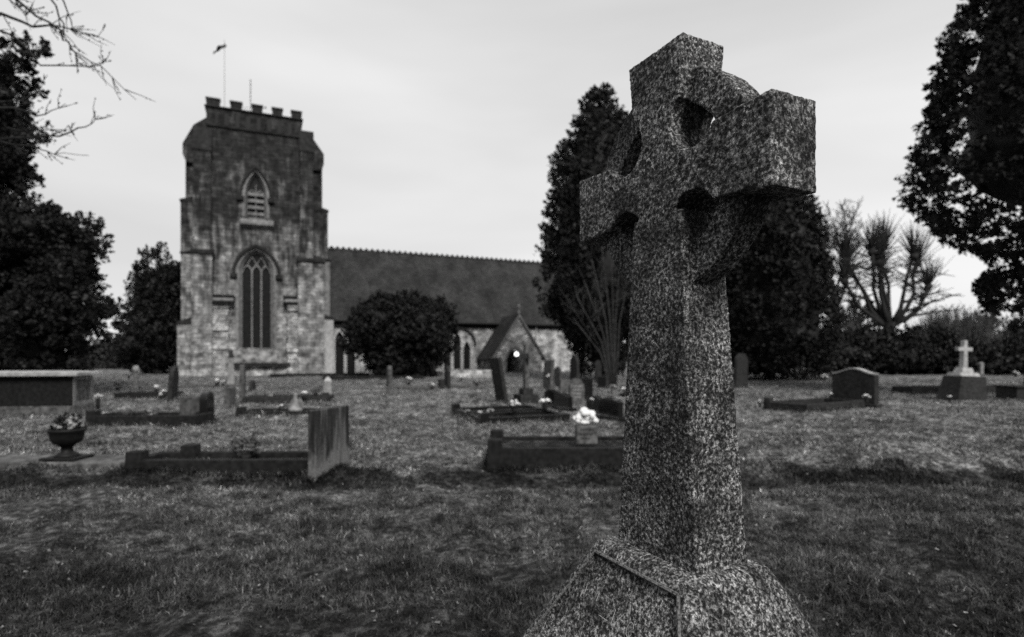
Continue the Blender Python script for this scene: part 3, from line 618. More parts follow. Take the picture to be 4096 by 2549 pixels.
def crown_blobs(blobs, dens, cl, nper, size, mat, parent, core=.75, up=.3, jag=.25, name='crown'):
    Ps = []; Ds = []; CV = []; CF = []; k_ = 0; extra = []
    for (c, r) in blobs:
        if min(r) > .9 and parent is not None:
            for _ in range(16):
                d = rng.normal(0, 1, 3); d /= np.linalg.norm(d); rr_ = np.array(r)*(.2+.14*rng.random()); extra.append((np.array(c)+d*np.array(r)*.93, tuple(rr_)))
    blobs = list(blobs)+extra
    for (c, r) in blobs:
        c = np.array(c); r = np.array(r, float)*(.9 if parent is not None and min(r) > .9 else 1); ar = 4*PI*((r[0]*r[1]+r[0]*r[2]+r[1]*r[2])/3); n = max(6, int(ar*dens))
        d = rng.normal(0, 1, (n, 3)); d /= np.linalg.norm(d, axis=1)[:, None]
        Ps.append(c+d*r*(.86+jag*(rng.random(n)-.35))[:, None]); dd = d+np.array([0, 0, up])+rng.normal(0, .25, (n, 3)); Ds.append(dd/np.linalg.norm(dd, axis=1)[:, None])
        if core and min(r) > .5: v_, f_ = lump(c, r, core); CV.append(v_); CF.append(f_+k_); k_ += len(v_)
    co = (np.concatenate(CV), np.concatenate(CF)) if CV else None
    return leaves(name, np.concatenate(Ps), np.concatenate(Ds), cl, nper, size, mat, parent, co)
def crown_profile(prof, dens,  cl, nper, size, mat, parent, core=.78, corez=-9, up=.8, jag=.3, gaps=0.0):
    """crown of revolution about the tree's axis: prof = [(z, r)] ascending"""
    zz = np.array([p[0] for p in prof]); rr = np.array([p[1] for p in prof]); H_ = zz[-1]-zz[0]
    ar = sum(PI*(rr[i]+rr[i+1])*(zz[i+1]-zz[i]) for i in range(len(zz)-1)); n = int(ar*dens*1.3)
    z = zz[0]+H_*rng.random(n); r = np.interp(z, zz, rr); keep = rng.random(n) < np.clip(r/rr.max()+.15, 0, 1); z = z[keep]; r = r[keep]; n = len(z); a = rng.random(n)*2*PI
    ripple = .2*vnoise(a*6.0, z*1.3, 1.0)+.2*vnoise(a*3, z*.4, 1.0)+.12*vnoise(a*14, z*3, 1.0)
    if gaps:
        kp = (vnoise(a*6, z*1.4, .9) > -.5+gaps); z = z[kp]; r = r[kp]; a = a[kp]; ripple = ripple[kp]; n = len(z)
    R_ = r*(.9+ripple+jag*(rng.random(n)-.5)*.5)
    inn = rng.random(n) < .25; R_ = np.where(inn, R_*np.sqrt(rng.random(n)), R_)
    P_ = np.stack([R_*np.cos(a), R_*np.sin(a), z], 1); D = np.stack([np.cos(a), np.sin(a), np.full(n, up)], 1)+rng.normal(0, .2, (n, 3)); D /= np.linalg.norm(D, axis=1)[:, None]
    co = None
    if core:
        z_ = np.linspace(max(zz[0]+.3, corez), zz[-1]-.6, 26); th = np.linspace(0, 2*PI, 26, endpoint=False); A, B = np.meshgrid(th, z_)
        r_ = core*np.interp(B, zz, rr)*(1+.3*vnoise(A*4, B*1.6, .8))*np.clip((B-z_[0])/1.6, .02, 1)**.5*np.clip((z_[-1]-B)/1.0, .02, 1)**.5; V_ = np.stack([r_*np.cos(A), r_*np.sin(A), B], 2).reshape(-1, 3)
        I_ = np.arange(26*26).reshape(26, 26); J = np.roll(I_, -1, 1); co = (V_, np.stack([I_[:-1].ravel(), J[:-1].ravel(), J[1:].ravel(), I_[1:].ravel()], 1))
    return leaves('crown', P_, D, cl, nper, size, mat, parent, co, 1.5)
def trunk(h, r, parent, mat='bark', pts=None):
    s = MB(); pts = pts or [(0, 0, -.2), (.05, 0, h*.4), (-.04, .05, h*.75), (0, 0, h)]; k = len(pts); s.tube(pts, [r*(1-.65*i/(k-1)) for i in range(k)], 9); return s.build('trunk', mat, parent, smooth=True)
def tree(name, label, cat, fx, Y): return empty(name, label, cat, (PX(fx, Y), Y, 0))

# tall dark conifer left of the cross, and the broad one behind it on the right
t = tree('cypress_tree', 'tall pointed dark conifer rising between the nave roof and the granite cross', 'tree', 2400, 35)
zz = lambda fy: PZ(fy, 35); q = lambda px: px/2300*35
crown_profile([(zz(1500), q(70)), (zz(1400), q(90)), (zz(1330), q(140)), (zz(1250), q(205)), (zz(1150), q(225)), (zz(980), q(215)), (zz(800), q(192)), (zz(640), q(152)), (zz(500), q(88)), (zz(430), q(45)), (zz(370), q(8))], 8, .42, 30, .1, 'leaf', t, jag=.55)
trunk(8, .4, t)
t = tree('conifer_tree', 'broad dark conifer beside the right of the granite shaft', 'tree', 3080, 36)
zz = lambda fy: PZ(fy, 36); q = lambda px: px/2300*36
crown_profile([(zz(1515), q(215)), (zz(1400), q(232)), (zz(1250), q(225)), (zz(1100), q(205)), (zz(950), q(178)), (zz(840), q(140)), (zz(780), q(90)), (zz(745), q(25))], 8, .4, 30, .1, 'leaf', t, jag=.35)
trunk(6, .4, t)
# big evergreen at the right edge, sky showing through it low down
KR = .87
t = tree('evergreen_tree', 'huge dark evergreen overhanging the grass, specks of sky in its lower crown', 'tree', 4120, 20)
zz = lambda fy: PZ(fy, 20); q = lambda px: px/2300*20
crown_profile([(a, b*KR) for a, b in [(zz(1240), q(140)), (zz(1150), q(180)), (zz(1060), q(130)), (zz(985), q(190)), (zz(920), q(340)), (zz(760), q(445)), (zz(600), q(440)), (zz(400), q(395)), (zz(200), q(330)), (zz(50), q(265)), (zz(-150), q(180)), (zz(-400), q(20))]], 15, .25, 28, .075, 'leaf', t, core=.55, corez=zz(820), jag=.35, up=.1)
trunk(9, .22, t)
# small conifer against the tower
t = tree('yew_tree', 'small dark conifer standing against the west side of the tower', 'tree', 615, 44)
zz = lambda fy: PZ(fy, 44); q = lambda px: px/2300*44
crown_blobs([((0, 0, zz(1340)), (q(118), q(100), q(150))), ((q(40), 0, zz(1190)), (q(75), q(70), q(110))), ((q(-30), 0, zz(1150)), (q(42), q(40), q(70))), ((q(-28), 0, zz(1060)), (.3, .3, .9)), ((q(30), 0, zz(1050)), (.35, .35, .9)), ((q(80), 0, zz(1120)), (q(30), q(40), q(40)))], 8, .42, 26, .11, 'yew', t, .8, .7, .4)
trunk(3, .3, t)
# round yew in front of the nave
t = tree('yew_bush', 'wide round clipped yew bush hiding part of the nave wall', 'bush', 1612, 40.5)
zz = lambda fy: PZ(fy, 40.5); q = lambda px: px/2300*40.5
crown_blobs([((0, 0, zz(1335)), (q(195), q(150), q(120))), ((q(-20), 0, zz(1275)), (q(110), q(100), q(72))), ((q(75), 0, zz(1300)), (q(95), q(90), q(60))), ((q(-90), 0, zz(1320)), (q(95), q(90), q(90))), ((q(15), 0, zz(1440)), (q(130), q(110), q(75)))], 8, .42, 26, .1, 'yew', t, .8, .5, .45)
trunk(2, .3, t)
# the ragged yew on the left edge
t = tree('yew_tree', 'large ragged yew with drooping boughs behind the chest tomb', 'tree', -60, 22)
zz = lambda fy: PZ(fy, 22); q = lambda px: px/2300*22
B = []
for fx, fy, rx, ry in ((40, 1010, 210, 190), (-50, 1220, 330, 210), (270, 950, 70, 95), (170, 930, 80, 80), (290, 1110, 65, 115), (230, 1250, 110, 95), (350, 1235, 70, 50), (425, 1240, 40, 30), (-70, 420, 85, 210), (-120, 700, 140, 210), (-30, 560, 45, 120), (60, 880, 110, 90), (180, 1380, 80, 90), (330, 1330, 60, 40)):
    B.append(((q(fx+60), random.uniform(-1, 1), zz(fy)), (q(rx), q(min(rx, 220)), q(ry))))
for chain in (((0, 340, 60), (60, 285, 45), (110, 235, 38), (150, 210, 26), (180, 190, 12)), ((20, 640, 60), (90, 600, 40), (140, 560, 28), (185, 532, 16)), ((30, 480, 50), (70, 420, 36), (90, 350, 22)), ((40, 710, 50), (80, 690, 24), (105, 690, 10)), ((400, 1280, 36), (440, 1320, 24), (462, 1370, 12)), ((300, 1360, 30), (340, 1400, 26), (400, 1420, 18))):
    for fx, fy, r_ in chain: B.append(((q(fx+60), random.uniform(-.6, .6), zz(fy)), (q(r_), q(r_), q(r_))))
crown_blobs(B, 13, .24, 28, .07, 'yew', t, .58, .15, .35)
trunk(9, .35, t)

# bare trees: recursive branching
def bare(parent, base, dirv, length, r, depth, spread, droop=0.0, kids=3, name='branches', mat='bark', seg=5, minr=.006, sub=.72):
    s = MB()
    def grow(p, d, L_, r_, lev):
        pts = [p]; rad = [r_]; n = 5; cur = Vector(p); dd = Vector(d)
        for i in range(n):
            dd = (dd+Vector((random.gauss(0, .09), random.gauss(0, .09), random.gauss(0, .07)+droop))).normalized(); cur = cur+dd*L_/n; pts.append(tuple(cur)); rad.append(max(minr, r_*(1-.5*(i+1)/n)))
            if lev < depth and i >= 1 and random.random() < .75:
                q_ = (dd+Vector((random.gauss(0, 1), random.gauss(0, 1), random.gauss(0, .7)))*spread).normalized(); grow(tuple(cur), q_, L_*sub*random.uniform(.6, 1), rad[-1]*.62, lev+1)
        s.tube(pts, rad, seg if lev < 2 else 4)
        if lev < depth:
            for k in range(kids-1): q_ = (dd+Vector((random.gauss(0, 1), random.gauss(0, 1), random.gauss(0, .7)))*spread).normalized(); grow(tuple(cur), q_, L_*sub*random.uniform(.7, 1), rad[-1]*.8, lev+1)
    if isinstance(base, list):
        for bb, dv, LL, rr in base: grow(bb, Vector(dv).normalized(), LL, rr, 0)
    else: grow(base, Vector(dirv).normalized(), length, r, 0)
    return s.build(name, mat, parent, smooth=True)
# pollarded lime
t = tree('pollard_tree', 'bare pollarded tree with upright limbs and brush-like tips against the sky', 'tree', 3555, 58)
zz = lambda fy: PZ(fy, 58); q = lambda px: px/2300*58
s = MB(); s.tube([(0, 0, -.2), (.1, 0, zz(1400)), (0, 0, zz(1290))], [.7, .55, .6], 10); s.build('trunk', 'bark', t, smooth=True)
limbs = MB(); tw_ = MB(); heads = [(-25, 1000), (35, 985), (95, 1040), (-95, 1020), (-160, 990), (-205, 1050), (140, 1050), (-225, 1130), (-60, 1060), (165, 1130)]
for i, (ox, fy) in enumerate(heads):
    yy = random.uniform(-2, 2); e = Vector((q(ox+random.uniform(-8, 8)), yy, zz(fy+random.uniform(-15, 20)))); a = Vector((q(ox*.12), 0, zz(1300))); mid = a.lerp(e, .5)+Vector((q(ox*.12), 0, -abs(q(ox))*.02))
    J = lambda s_: Vector((random.gauss(0, s_), random.gauss(0, s_), 0)); limbs.tube([a, a.lerp(mid, .5)+J(.25), mid+J(.3), mid.lerp(e, .5)+J(.3), e], [.3, .22, .17, .15, .2], 7); limbs.ball(e, (.42, .4, .4), 8, 5, .3)
    for _ in range(60):
        d = Vector((random.gauss(0, .34), random.gauss(0, .34), 1)).normalized(); L_ = random.uniform(1.6, 3.6); p0 = e+d*.3; tw_.tube([p0, p0+d*L_*.5+Vector((random.gauss(0, .08),)*3), p0+d*L_+Vector((random.gauss(0, .2), 0, 0))], [.045, .03, .015], 3)
    for _ in range(34):
        f_ = random.uniform(.1, .95); p0 = mid.lerp(e, f_); d = Vector((random.gauss(0, 1), random.gauss(0, .6), random.uniform(-.1, .8))).normalized(); L_ = random.uniform(1, 2.6); tw_.tube([p0, p0+d*L_*.6, p0+d*L_+Vector((0, 0, .2))], [.06, .04, .02], 3)
for ang, fy, L_ in ((.15, 1180, 4.2), (.25, 1120, 3.8), (.05, 1240, 4.5), (.3, 1220, 4.2), (2.9, 1180, 4), (2.7, 1240, 4.6), (.5, 1260, 4)):
    p0 = Vector((q(60 if ang < 1.5 else -60), 0, zz(fy+30))); d = Vector((math.cos(ang), random.gauss(0, .3), math.sin(ang)+.1))
    pts = [p0, p0+d*L_*.5+Vector((0, 0, .1)), p0+d*L_]; tw_.tube(pts, [.16, .1, .03], 5)
    for k in range(16):
        f_ = random.uniform(.3, 1); p1 = p0+d*L_*f_; e_ = Vector((random.gauss(.2, .6), random.gauss(0, .4), random.uniform(-.2, .9))).normalized()*random.uniform(.4, 1.3); tw_.tube([p1, p1+e_], [.06, .025], 3)
limbs.build('limbs', 'bark', t, smooth=True); tw_.build('twigs', 'bark', t)
# finer bare trees beyond
for lab, fx, Y, top, L0 in (('hazy bare tree half hidden behind the broad conifer', 3345, 75, 850, 7.5), ('slender bare tree beyond the white marble cross', 3960, 80, 1235, 4.5), ('low bare tree at the foot of the pollarded tree', 3420, 70, 1200, 3.6)):
    t = tree('bare_tree', lab, 'tree', fx, Y); hh = PZ(top, Y)
    s = MB(); s.tube([(0, 0, -.2), (.1, 0, hh*.25), (0, 0, hh*.5)], [.55, .45, .34], 7); s.build('trunk', 'bark_pale', t, smooth=True)
    bare(t, [((0, 0, hh*.35), (random.gauss(0, .6), random.gauss(0, .5), 1), hh*.32, .24) for _ in range(6)]+[((0, 0, hh*.48), (random.gauss(0, .5), random.gauss(0, .5), 1), hh*.3, .22) for _ in range(4)], None, 0, 0, 3, .5, .02, 3, 'branches', 'bark', 4, .035, .68)
# thin boughs of a bare tree standing off to the left, reaching into the view
t = empty('bare_tree', 'bare overhanging tree with thin knotted twigs high against the sky', 'tree', (-11.5, 9.5, 0))
s = MB(); s.tube([(0, 0, -.2), (.1, 0, 3), (-.1, .1, 6.5), (.2, 0, 9)], [.32, .26, .2, .12], 9); s.build('trunk', 'bark', t, smooth=True)
def at(fx, fy, Y): return (PX(fx, Y)+11.5, Y-9.5, PZ(fy, Y))
tb = MB()
def bough(pts, r0, tw=5, L_=.55, Y=9.5):
    P_ = [at(a, b_, Y+i*.12) for i, (a, b_) in enumerate(pts)]; k = len(P_)
    P2 = []
    for i in range(k-1):
        for j in range(3): P2.append(Vector(P_[i]).lerp(Vector(P_[i+1]), j/3)+Vector((random.gauss(0, .02), 0, random.gauss(0, .02))))
    P2.append(Vector(P_[-1])); m_ = len(P2); tb.tube(P2, [max(.005, r0*(1-.85*i/(m_-1))) for i in range(m_)], 5)
    for _ in range(tw*2):
        i = random.randrange(1, m_-1); d = (P2[i+1]-P2[i]).normalized(); sgn = random.choice((-1, 1)); e = (d+Vector((sgn*d.z, random.gauss(0, .3), -sgn*d.x))*random.uniform(.4, 1)).normalized(); ll = L_*random.uniform(.3, 1.1)
        a_ = P2[i]; b2 = a_+e*ll*.5+Vector((0, 0, random.gauss(0, .03))); c2 = b2+(e+d*.6).normalized()*ll*.5; tb.tube([a_, b2, c2], [.009, .006, .003], 4)
        for _k in range(3): o2 = a_.lerp(c2, random.random()); tb.ball(o2, (.012, .012, .016), 5, 4, 0)
bough([(-700, 500), (-250, 120), (0, 55), (130, 100), (240, 112), (330, 125)], .045, 7); bough([(-250, 120), (0, -60), (100, 25), (240, 120), (290, 200), (400, 270), (545, 400)], .03, 8, .5)
bough([(100, -160), (210, -10), (250, 100), (300, 220), (330, 265)], .022, 5, .4); bough([(-300, 250), (0, 125), (60, 150), (170, 260), (330, 262), (400, 265), (425, 235)], .024, 6, .4)
bough([(180, -160), (250, 10), (300, 130), (400, 140), (420, 95)], .016, 4, .35); bough([(-150, -60), (30, 0), (110, 50), (130, 40)], .02, 4, .4)
bough([(-700, 700), (-200, 420), (60, 435), (180, 460), (262, 415)], .03, 5, .4); bough([(-200, 420), (90, 400), (165, 365), (190, 300)], .016, 3, .3)
bough([(-600, 800), (-100, 560), (150, 545), (280, 530), (360, 500), (395, 462)], .03, 5, .4, 9.8); bough([(-100, 560), (140, 580), (210, 615), (355, 622)], .016, 4, .3); bough([(30, 510), (110, 520), (260, 520), (300, 490)], .014, 3, .3)
tb.build('branches', 'bark', t, smooth=True)
lb = MB(); lb.tube([(-.1, .1, 6.2), at(-700, 500, 9.5)], [.09, .06], 6); lb.tube([(-.1, .1, 5.2), at(-700, 700, 9.5)], [.08, .05], 6); lb.tube([(0, .1, 4.5), at(-600, 800, 9.8)], [.08, .05], 6); lb.build('limb', 'bark', t, smooth=True)
# bare fanning shrub in front of the tall conifer
t = tree('bare_shrub', 'leafless shrub with pale fanning stems at the foot of the tall conifer', 'shrub', 2440, 27)
s = MB(); q = lambda px: px/2300*27; zz = lambda fy: PZ(fy, 27)
for tx, ty, w_ in ((2300, 1180, .05), (2330, 1090, .045), (2290, 1270, .04), (2360, 1010, .05), (2400, 980, .05), (2440, 1000, .04), (2270, 1200, .03), (2480, 1020, .04), (2350, 1180, .035), (2520, 1040, .04)):
    e = Vector((q(tx-2440), random.uniform(-.6, .6), zz(ty))); a = Vector((q((tx-2440)*.08)+.2, 0, -.1)); mid = a.lerp(e, .5)+Vector((q(-(tx-2440)*.22), 0, 0)); pts = [a, a.lerp(mid, .55), mid, mid.lerp(e, .5), e]; s.tube(pts, [w_, w_*.85, w_*.7, w_*.5, .012], 5)
    for _ in range(7):
        f_ = random.uniform(.2, .95); p0 = mid.lerp(e, f_); d = Vector((random.gauss(0, .5), random.gauss(0, .4), .8)).normalized(); s.tube([p0, p0+d*random.uniform(.4, 1.3)], [.018, .006], 4)
s.build('stems', 'bark_pale', t, smooth=True)

# shrubs and hedge along the far right side, house roof beyond
def shrub(label, fx, Y, bl, mat='leaf', cat='shrub', name='evergreen_shrub', dens=2.6, size=.13, cl=.5, core=.82):
    t = tree(name, label, cat, fx, Y); q = lambda px: px/2300*Y; zz = lambda fy: PZ(fy, Y)
    crown_blobs([((q(bx-fx), random.uniform(-.5, .5), zz(by)), (q(rx), q(rx)*.8, q(ry))) for bx, by, rx, ry in bl], dens, cl, 30, size, mat, t, core, .4, .35, 'foliage')
    s = MB()
    for _ in range(4): s.tube([(random.gauss(0, .4), random.gauss(0, .3), -.1), (random.gauss(0, .6), 0, 1.4)], [.07, .04], 5)
    s.build('stem', 'bark', t)
shrub('dark rounded shrub under the pollarded tree', 3450, 46, ((3400, 1420, 90, 70), (3480, 1400, 90, 95), (3560, 1420, 70, 80), (3360, 1450, 60, 55)))
shrub('spreading evergreen shrub with layered boughs behind the curved-top headstone', 3680, 44, ((3620, 1440, 90, 60), (3700, 1410, 90, 80), (3560, 1470, 60, 40), (3770, 1430, 70, 70)))
shrub('dark low shrub at the end of the grass beyond the white marble cross', 3920, 43, ((3860, 1450, 80, 50), (3950, 1455, 90, 45), (4040, 1450, 80, 50), (4120, 1440, 80, 70)))
shrub('dense bush at the edge of the view under the house roof', 4100, 50, ((4090, 1380, 70, 90), (4170, 1390, 90, 110)))
shrub('misty bushes seen between the ragged yew and the small conifer', 440, 60, ((380, 1450, 60, 40), (440, 1440, 50, 45), (500, 1450, 50, 40)), 'bark_pale')
shrub('low evergreen bush behind the chest tomb', 150, 34, ((60, 1440, 120, 55), (200, 1450, 110, 50), (-80, 1440, 120, 60)))
# twiggy bush
def brush(label, fx, Y, fx0, fx1, fytop, n, mat):
    t = tree('twiggy_bush', label, 'bush', fx, Y); s = MB(); q = lambda px: px/2300*Y; zz = lambda fy: PZ(fy, Y)
    for _ in range(n):
        x = random.uniform(fx0, fx1); k = 1-abs((x-(fx0+fx1)/2)/((fx1-fx0)/2))**3; top = zz(fytop)*(.55+.45*k)*random.uniform(.6, 1.03); a = Vector((q((x-fx)*.75), random.uniform(-1, 1), -.1)); e = Vector((q(x-fx)+random.gauss(0, .25), a.y+random.gauss(0, .4), top)); m_ = a.lerp(e, .55)+Vector((random.gauss(0, .15), 0, 0)); s.tube([a, m_, e], [.04, .028, .012], 3)
        for _k in range(3): p0 = m_.lerp(e, random.random()); s.tube([p0, p0+Vector((random.gauss(0, .3), random.gauss(0, .2), random.uniform(.3, .9)))], [.016, .008], 3)
    s.build('stems', mat, t)
brush('dense twiggy bush behind the white marble cross', 3800, 48, 3640, 3985, 1235, 900, 'twig'); brush('twiggy bush before the pale house roof', 4060, 52, 3990, 4180, 1290, 400, 'twig'); brush('thin twiggy bush beside the broad conifer', 3400, 50, 3310, 3500, 1290, 330, 'twig')
hs_ = empty('house', 'distant house with a pale pitched roof seen beyond the bushes', 'house', (PX(4010, 75), 75, 0), .3)
s = MB(); s.box(-3.6, 6, -3, 3, -.2, 2.3); s.build('wall', 'grave_dark', hs_)
s = MB(); s.prism([(-3.4, 2.2), (3.4, 2.2), (0, PZ(1335, 75))], -4, 6.5, 'x'); s.build('roof', 'grave_pale', hs_)
s = MB(); s.box(1.5, 2.3, -.4, .4, 3.5, 5.6); s.build('chimney', 'grave_dark', hs_)
# far tree belt closing the horizon
Bf = []
for i in range(60):
    X_ = -130+i*4.6+random.uniform(-1, 1); Bf.append(((X_, 120+random.uniform(-6, 6)-abs(X_)*.12, random.uniform(.6, 1.6)), (3.4, 2.5, random.uniform(1.6, 3.4))))
o = crown_blobs(Bf, .5, 1.0, 22, .3, 'twig', None, .85, .3, .3, 'distant_hedgerow'); tag(o, 'far hedgerow closing off the horizon beyond the churchyard', 'hedge', kind='stuff')

# ---------------------------------------------------------------- graves
CH = R(23.2)                                  # graves lie in line with the church
def outline(style, w_, h):
    a = w_/2
    if style == 'flat': return [(-a, -.15), (a, -.15), (a, h), (-a, h)]
    if style == 'round': return [(-a, -.15), (a, -.15)]+[(a*math.cos(t), h-a*.9+a*.9*math.sin(t)) for t in [PI*i/12 for i in range(13)]]
    if style == 'ogee':
        L_ = [(-a, -.15), (a, -.15), (a, h*.84)]
        for i in range(13): t = -1+2*i/12; L_.append((-t*a*.97, h*.86+h*.14*(.5+.5*math.cos(PI*t))))
        return L_+[(-a, h*.84)]
    if style == 'shoulder': return [(-a, -.15), (a, -.15), (a, h*.78)]+[(a*.72*math.cos(t), h*.82+h*.18*math.sin(t)) for t in [PI*i/10 for i in range(11)]]+[(-a, h*.78)]
    if style == 'point': return [(-a, -.15), (a, -.15), (a, h*.78), (0, h), (-a, h*.78)]
BASES = []
def headstone(label, fx, fyb, h, w_, th, yaw, style, mat, leanx=0, leany=0, base=False, text=0, name='headstone', edge=None):
    x, y = G(fx, fyb); t = empty(name, label, 'headstone', (x, y, float(H(x, y))-.02), yaw, 'headstones of the churchyard', leany, leanx); BASES.append((x, y, yaw, -w_/2, w_/2, -th/2, th/2))
    s = MB(); s.prism(outline(style, w_, h), -th/2, th/2); so = s.build('stone', mat, t, .012)
    if base: s = MB(); s.box(-w_*.62, w_*.62, -th*1.1, th*1.1, -.1, .12); s.build('base', mat, t, .012)
    if text:
        s = MB()
        for r_ in range(text):
            zt_ = h*.72-r_*h*.13; hw_ = w_*random.uniform(.2, .36); p = -hw_
            while p < hw_: l_ = random.uniform(.02, .05); s.box(p, p+l_, -th/2-.003, -th/2+.004, zt_-.018, zt_+.018); p += l_+.02
        s.build('lettering', 'petal_mid', so)
    return t
def kerb(label, fx, fyb, Ln, Wd, h, yaw, mat='kerb', posts=None, th=.12, fill='gravel', xy=None, fillz=.5, name='grave_surround'):
    x, y = xy or G(fx, fyb); t = empty(name, label, 'grave kerb', (x, y, float(H(x, y))-.02), yaw, 'kerbed graves of the churchyard'); BASES.append((x, y, yaw, 0, Ln, 0, Wd))
    for a in ((0, Ln, 0, th), (0, Ln, Wd-th, Wd), (0, th, th+.003, Wd-th-.003), (Ln-th, Ln, th+.003, Wd-th-.003)):
        s = MB(); s.box(a[0], a[1], a[2], a[3], -.15, h); s.build('kerb_rail', mat, t, .012)
    if fill: s = MB(); s.box(th, Ln-th, th, Wd-th, -.1, h*fillz); s.build('grave_filling', fill, t)
    if posts:
        for (px_, py_) in posts: s = MB(); c_x = px_*(Ln-.2)+.0; c_y = py_*(Wd-.2); s.box(c_x-.03, c_x+.2, c_y-.03, c_y+.2, -.15, h+.11, (.02,)*4); s.build('corner_post', mat, t, .015)
    return t
def flowers(label, x, y, z, r, mat='petal', pot=.12, n=9, name='flower_pot', cat='flowers', potmat='grave_dark', leafy=True):
    """pot with a bunch of heads; z is where the pot stands, r the bunch radius"""
    t = empty(name, label, cat, (x, y, z), 0, 'flowers left on the graves')
    s = MB()
    s.lathe([(r*.35, 0), (r*.5, pot*.4), (r*.42, pot*.85), (r*.55, pot)], 12); s.build('pot', potmat, t, smooth=True)
    s = MB()
    for _ in range(n):
        a = random.uniform(0, 2*PI); e = random.uniform(.15, 1.4); d = Vector((math.cos(a)*math.cos(e), math.sin(a)*math.cos(e), math.sin(e))); c = d*r*.72; rr = r*random.uniform(.26, .4)
        c = Vector((c.x, c.y, pot+r*.25+c.z))
        for k in range(7):
            b_ = 2*PI*k/7; s.ball((c.x+rr*.55*math.cos(b_), c.y+rr*.55*math.sin(b_), c.z+rr*.1*random.uniform(-1, 1)), (rr*.45, rr*.45, rr*.4), 6, 4, .15)
        s.ball(c+Vector((0, 0, rr*.2)), (rr*.45,)*3, 6, 4, .1)
    s.build('bloom', mat, t, smooth=True)
    if leafy: crown_blobs([((0, 0, pot+r*.4), (r*.85, r*.85, r*.6))], 14/r/r*.25, r*.25, 6, r*.14, 'plant', t, 0, .5, .4, 'leaves')
    return t
def fz(fx, fy, Y): return PX(fx, Y), Y, PZ(fy, Y)

# chest tomb on the left
cz = empty('chest_tomb', 'large stone chest tomb with an overhanging slab and panelled end', 'tomb', (-11.15, 14.6, 0), R(8))
s = MB(); s.box(-2.3, .06, -.06, .9, -.1, .2, (.03,)*4); s.build('plinth', 'grave_stone', cz, .02)
s = MB(); s.box(-2.24, 0, 0, .84, .202, .96); bd = s.build('body', 'kerb', cz, .02)  # darkened to paint shade on the front; the end is kept paler, as lit
s = MB(); s.box(.001, .02, .0, .84, .202, .3); s.box(.001, .02, 0, .84, .86, .96); s.box(.001, .02, 0, .12, .302, .858); s.box(.001, .02, .72, .84, .302, .858); s.build('end_panel', 'grave_pale', bd, .004)
s = MB(); s.box(.001, .012, .12, .72, .3, .86); s.build('end_face', 'grave_stone', bd)
s = MB(); s.box(-2.42, .18, -.17, 1.01, .962, 1.05); s.box(-2.42, .18, -.17, 1.01, 1.051, 1.085, (.5, .5, .5, .5)); s.build('slab', 'pale_stone', cz, .012)
flowers('single round white bloom standing beside the chest tomb', *fz(392, 1640, 15.6)[:2], .02, .11, pot=.3, n=7, leafy=False)
# ledger with the urn
x, y = G(250, 1842)
lg = MB(); lg.box(-1.5, 1.02, -.3, .32, -.1, .07); lo = lg.build('ledger_slab', 'grave_stone', None, .015); lo.location = (x, y, float(H(x, y))); lo.rotation_euler = (0, 0, R(-1)); tag(lo, 'flat pale ledger slab lying in the grass under the urn', 'slab')
ur = empty('garden_urn', 'dark footed urn planted with withered flowers on the ledger slab', 'urn', (PX(268, 8.1), 8.1, float(H(x, y))+.07))
s = MB(); s.box(-.24, .24, -.2, .2, 0, .045); s.build('foot', 'iron', ur, .01)
s = MB(); s.lathe([(.16, .045), (.13, .08), (.075, .11), (.07, .17), (.1, .2), (.17, .24), (.2, .31), (.205, .38), (.23, .4), (.235, .43), (.2, .435), (.18, .40)], 28); s.build('bowl', 'iron', ur, smooth=True)
crown_blobs([((0, 0, .46), (.17, .15, .09)), ((.03, 0, .52), (.09, .09, .08))], 170, .04, 8, .022, 'yew', ur, 0, .5, .5, 'foliage')
s = MB()
for _ in range(12): s.ball((random.uniform(0, .2), random.uniform(-.18, .05), random.uniform(.44, .6)), (.03, .03, .02), 6, 4, .3)
s.build('bloom', 'petal_mid', ur)

# kerbed grave with the tall streaked headstone
kerb('long dark kerbed grave in front of the streaked upright headstone', 0, 0, 2.35, .72, .17, R(1), posts=((0, 0), (.19, 1)), xy=(-4.95, 7.38))
headstone('tall square headstone streaked pale, closing the end of the long dark kerb', 1318, 1875, .88, .78, .11, R(74), 'flat', 'streaked')
x, y = PX(980, 7.72), 7.72; flowers('dark dried flowers in a square vase inside the long kerbed grave', x, y, .1, .17, 'plant', .1, 10)
# kerb on the right behind the cross
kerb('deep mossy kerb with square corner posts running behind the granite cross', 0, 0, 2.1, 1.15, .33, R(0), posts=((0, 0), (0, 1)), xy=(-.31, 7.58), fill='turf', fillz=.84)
vb = empty('flower_vase', 'square inscribed stone vase holding big white chrysanthemums', 'vase', (PX(2344, 8.0), 8.0, .27))
s = MB(); s.box(-.145, .145, -.1, .1, 0, .25); vo = s.build('block', 'grave_stone', vb, .01)
s = MB()
for r_, zt_ in enumerate((.2, .14, .08)):
    p = -.09
    while p < .1-.03*r_: l_ = random.uniform(.012, .028); s.box(p, p+l_, -.103, -.098, zt_-.015, zt_+.015); p += l_+.01
s.build('lettering', 'grave_dark', vo)
for (ox, oz, r_) in ((-.11, .32, .085), (-.03, .4, .1), (.06, .37, .09), (.1, .31, .075), (-.02, .3, .07)):
    s = MB()
    for _ in range(16): a = random.uniform(0, 2*PI); e = random.uniform(-.4, 1.5); s.ball((ox+r_*.6*math.cos(a)*math.cos(e), r_*.5*math.sin(a)*math.cos(e), oz+r_*.6*math.sin(e)), (r_*.42,)*3, 7, 5, .2)
    s.build('bloom', 'petal', vb, smooth=True)

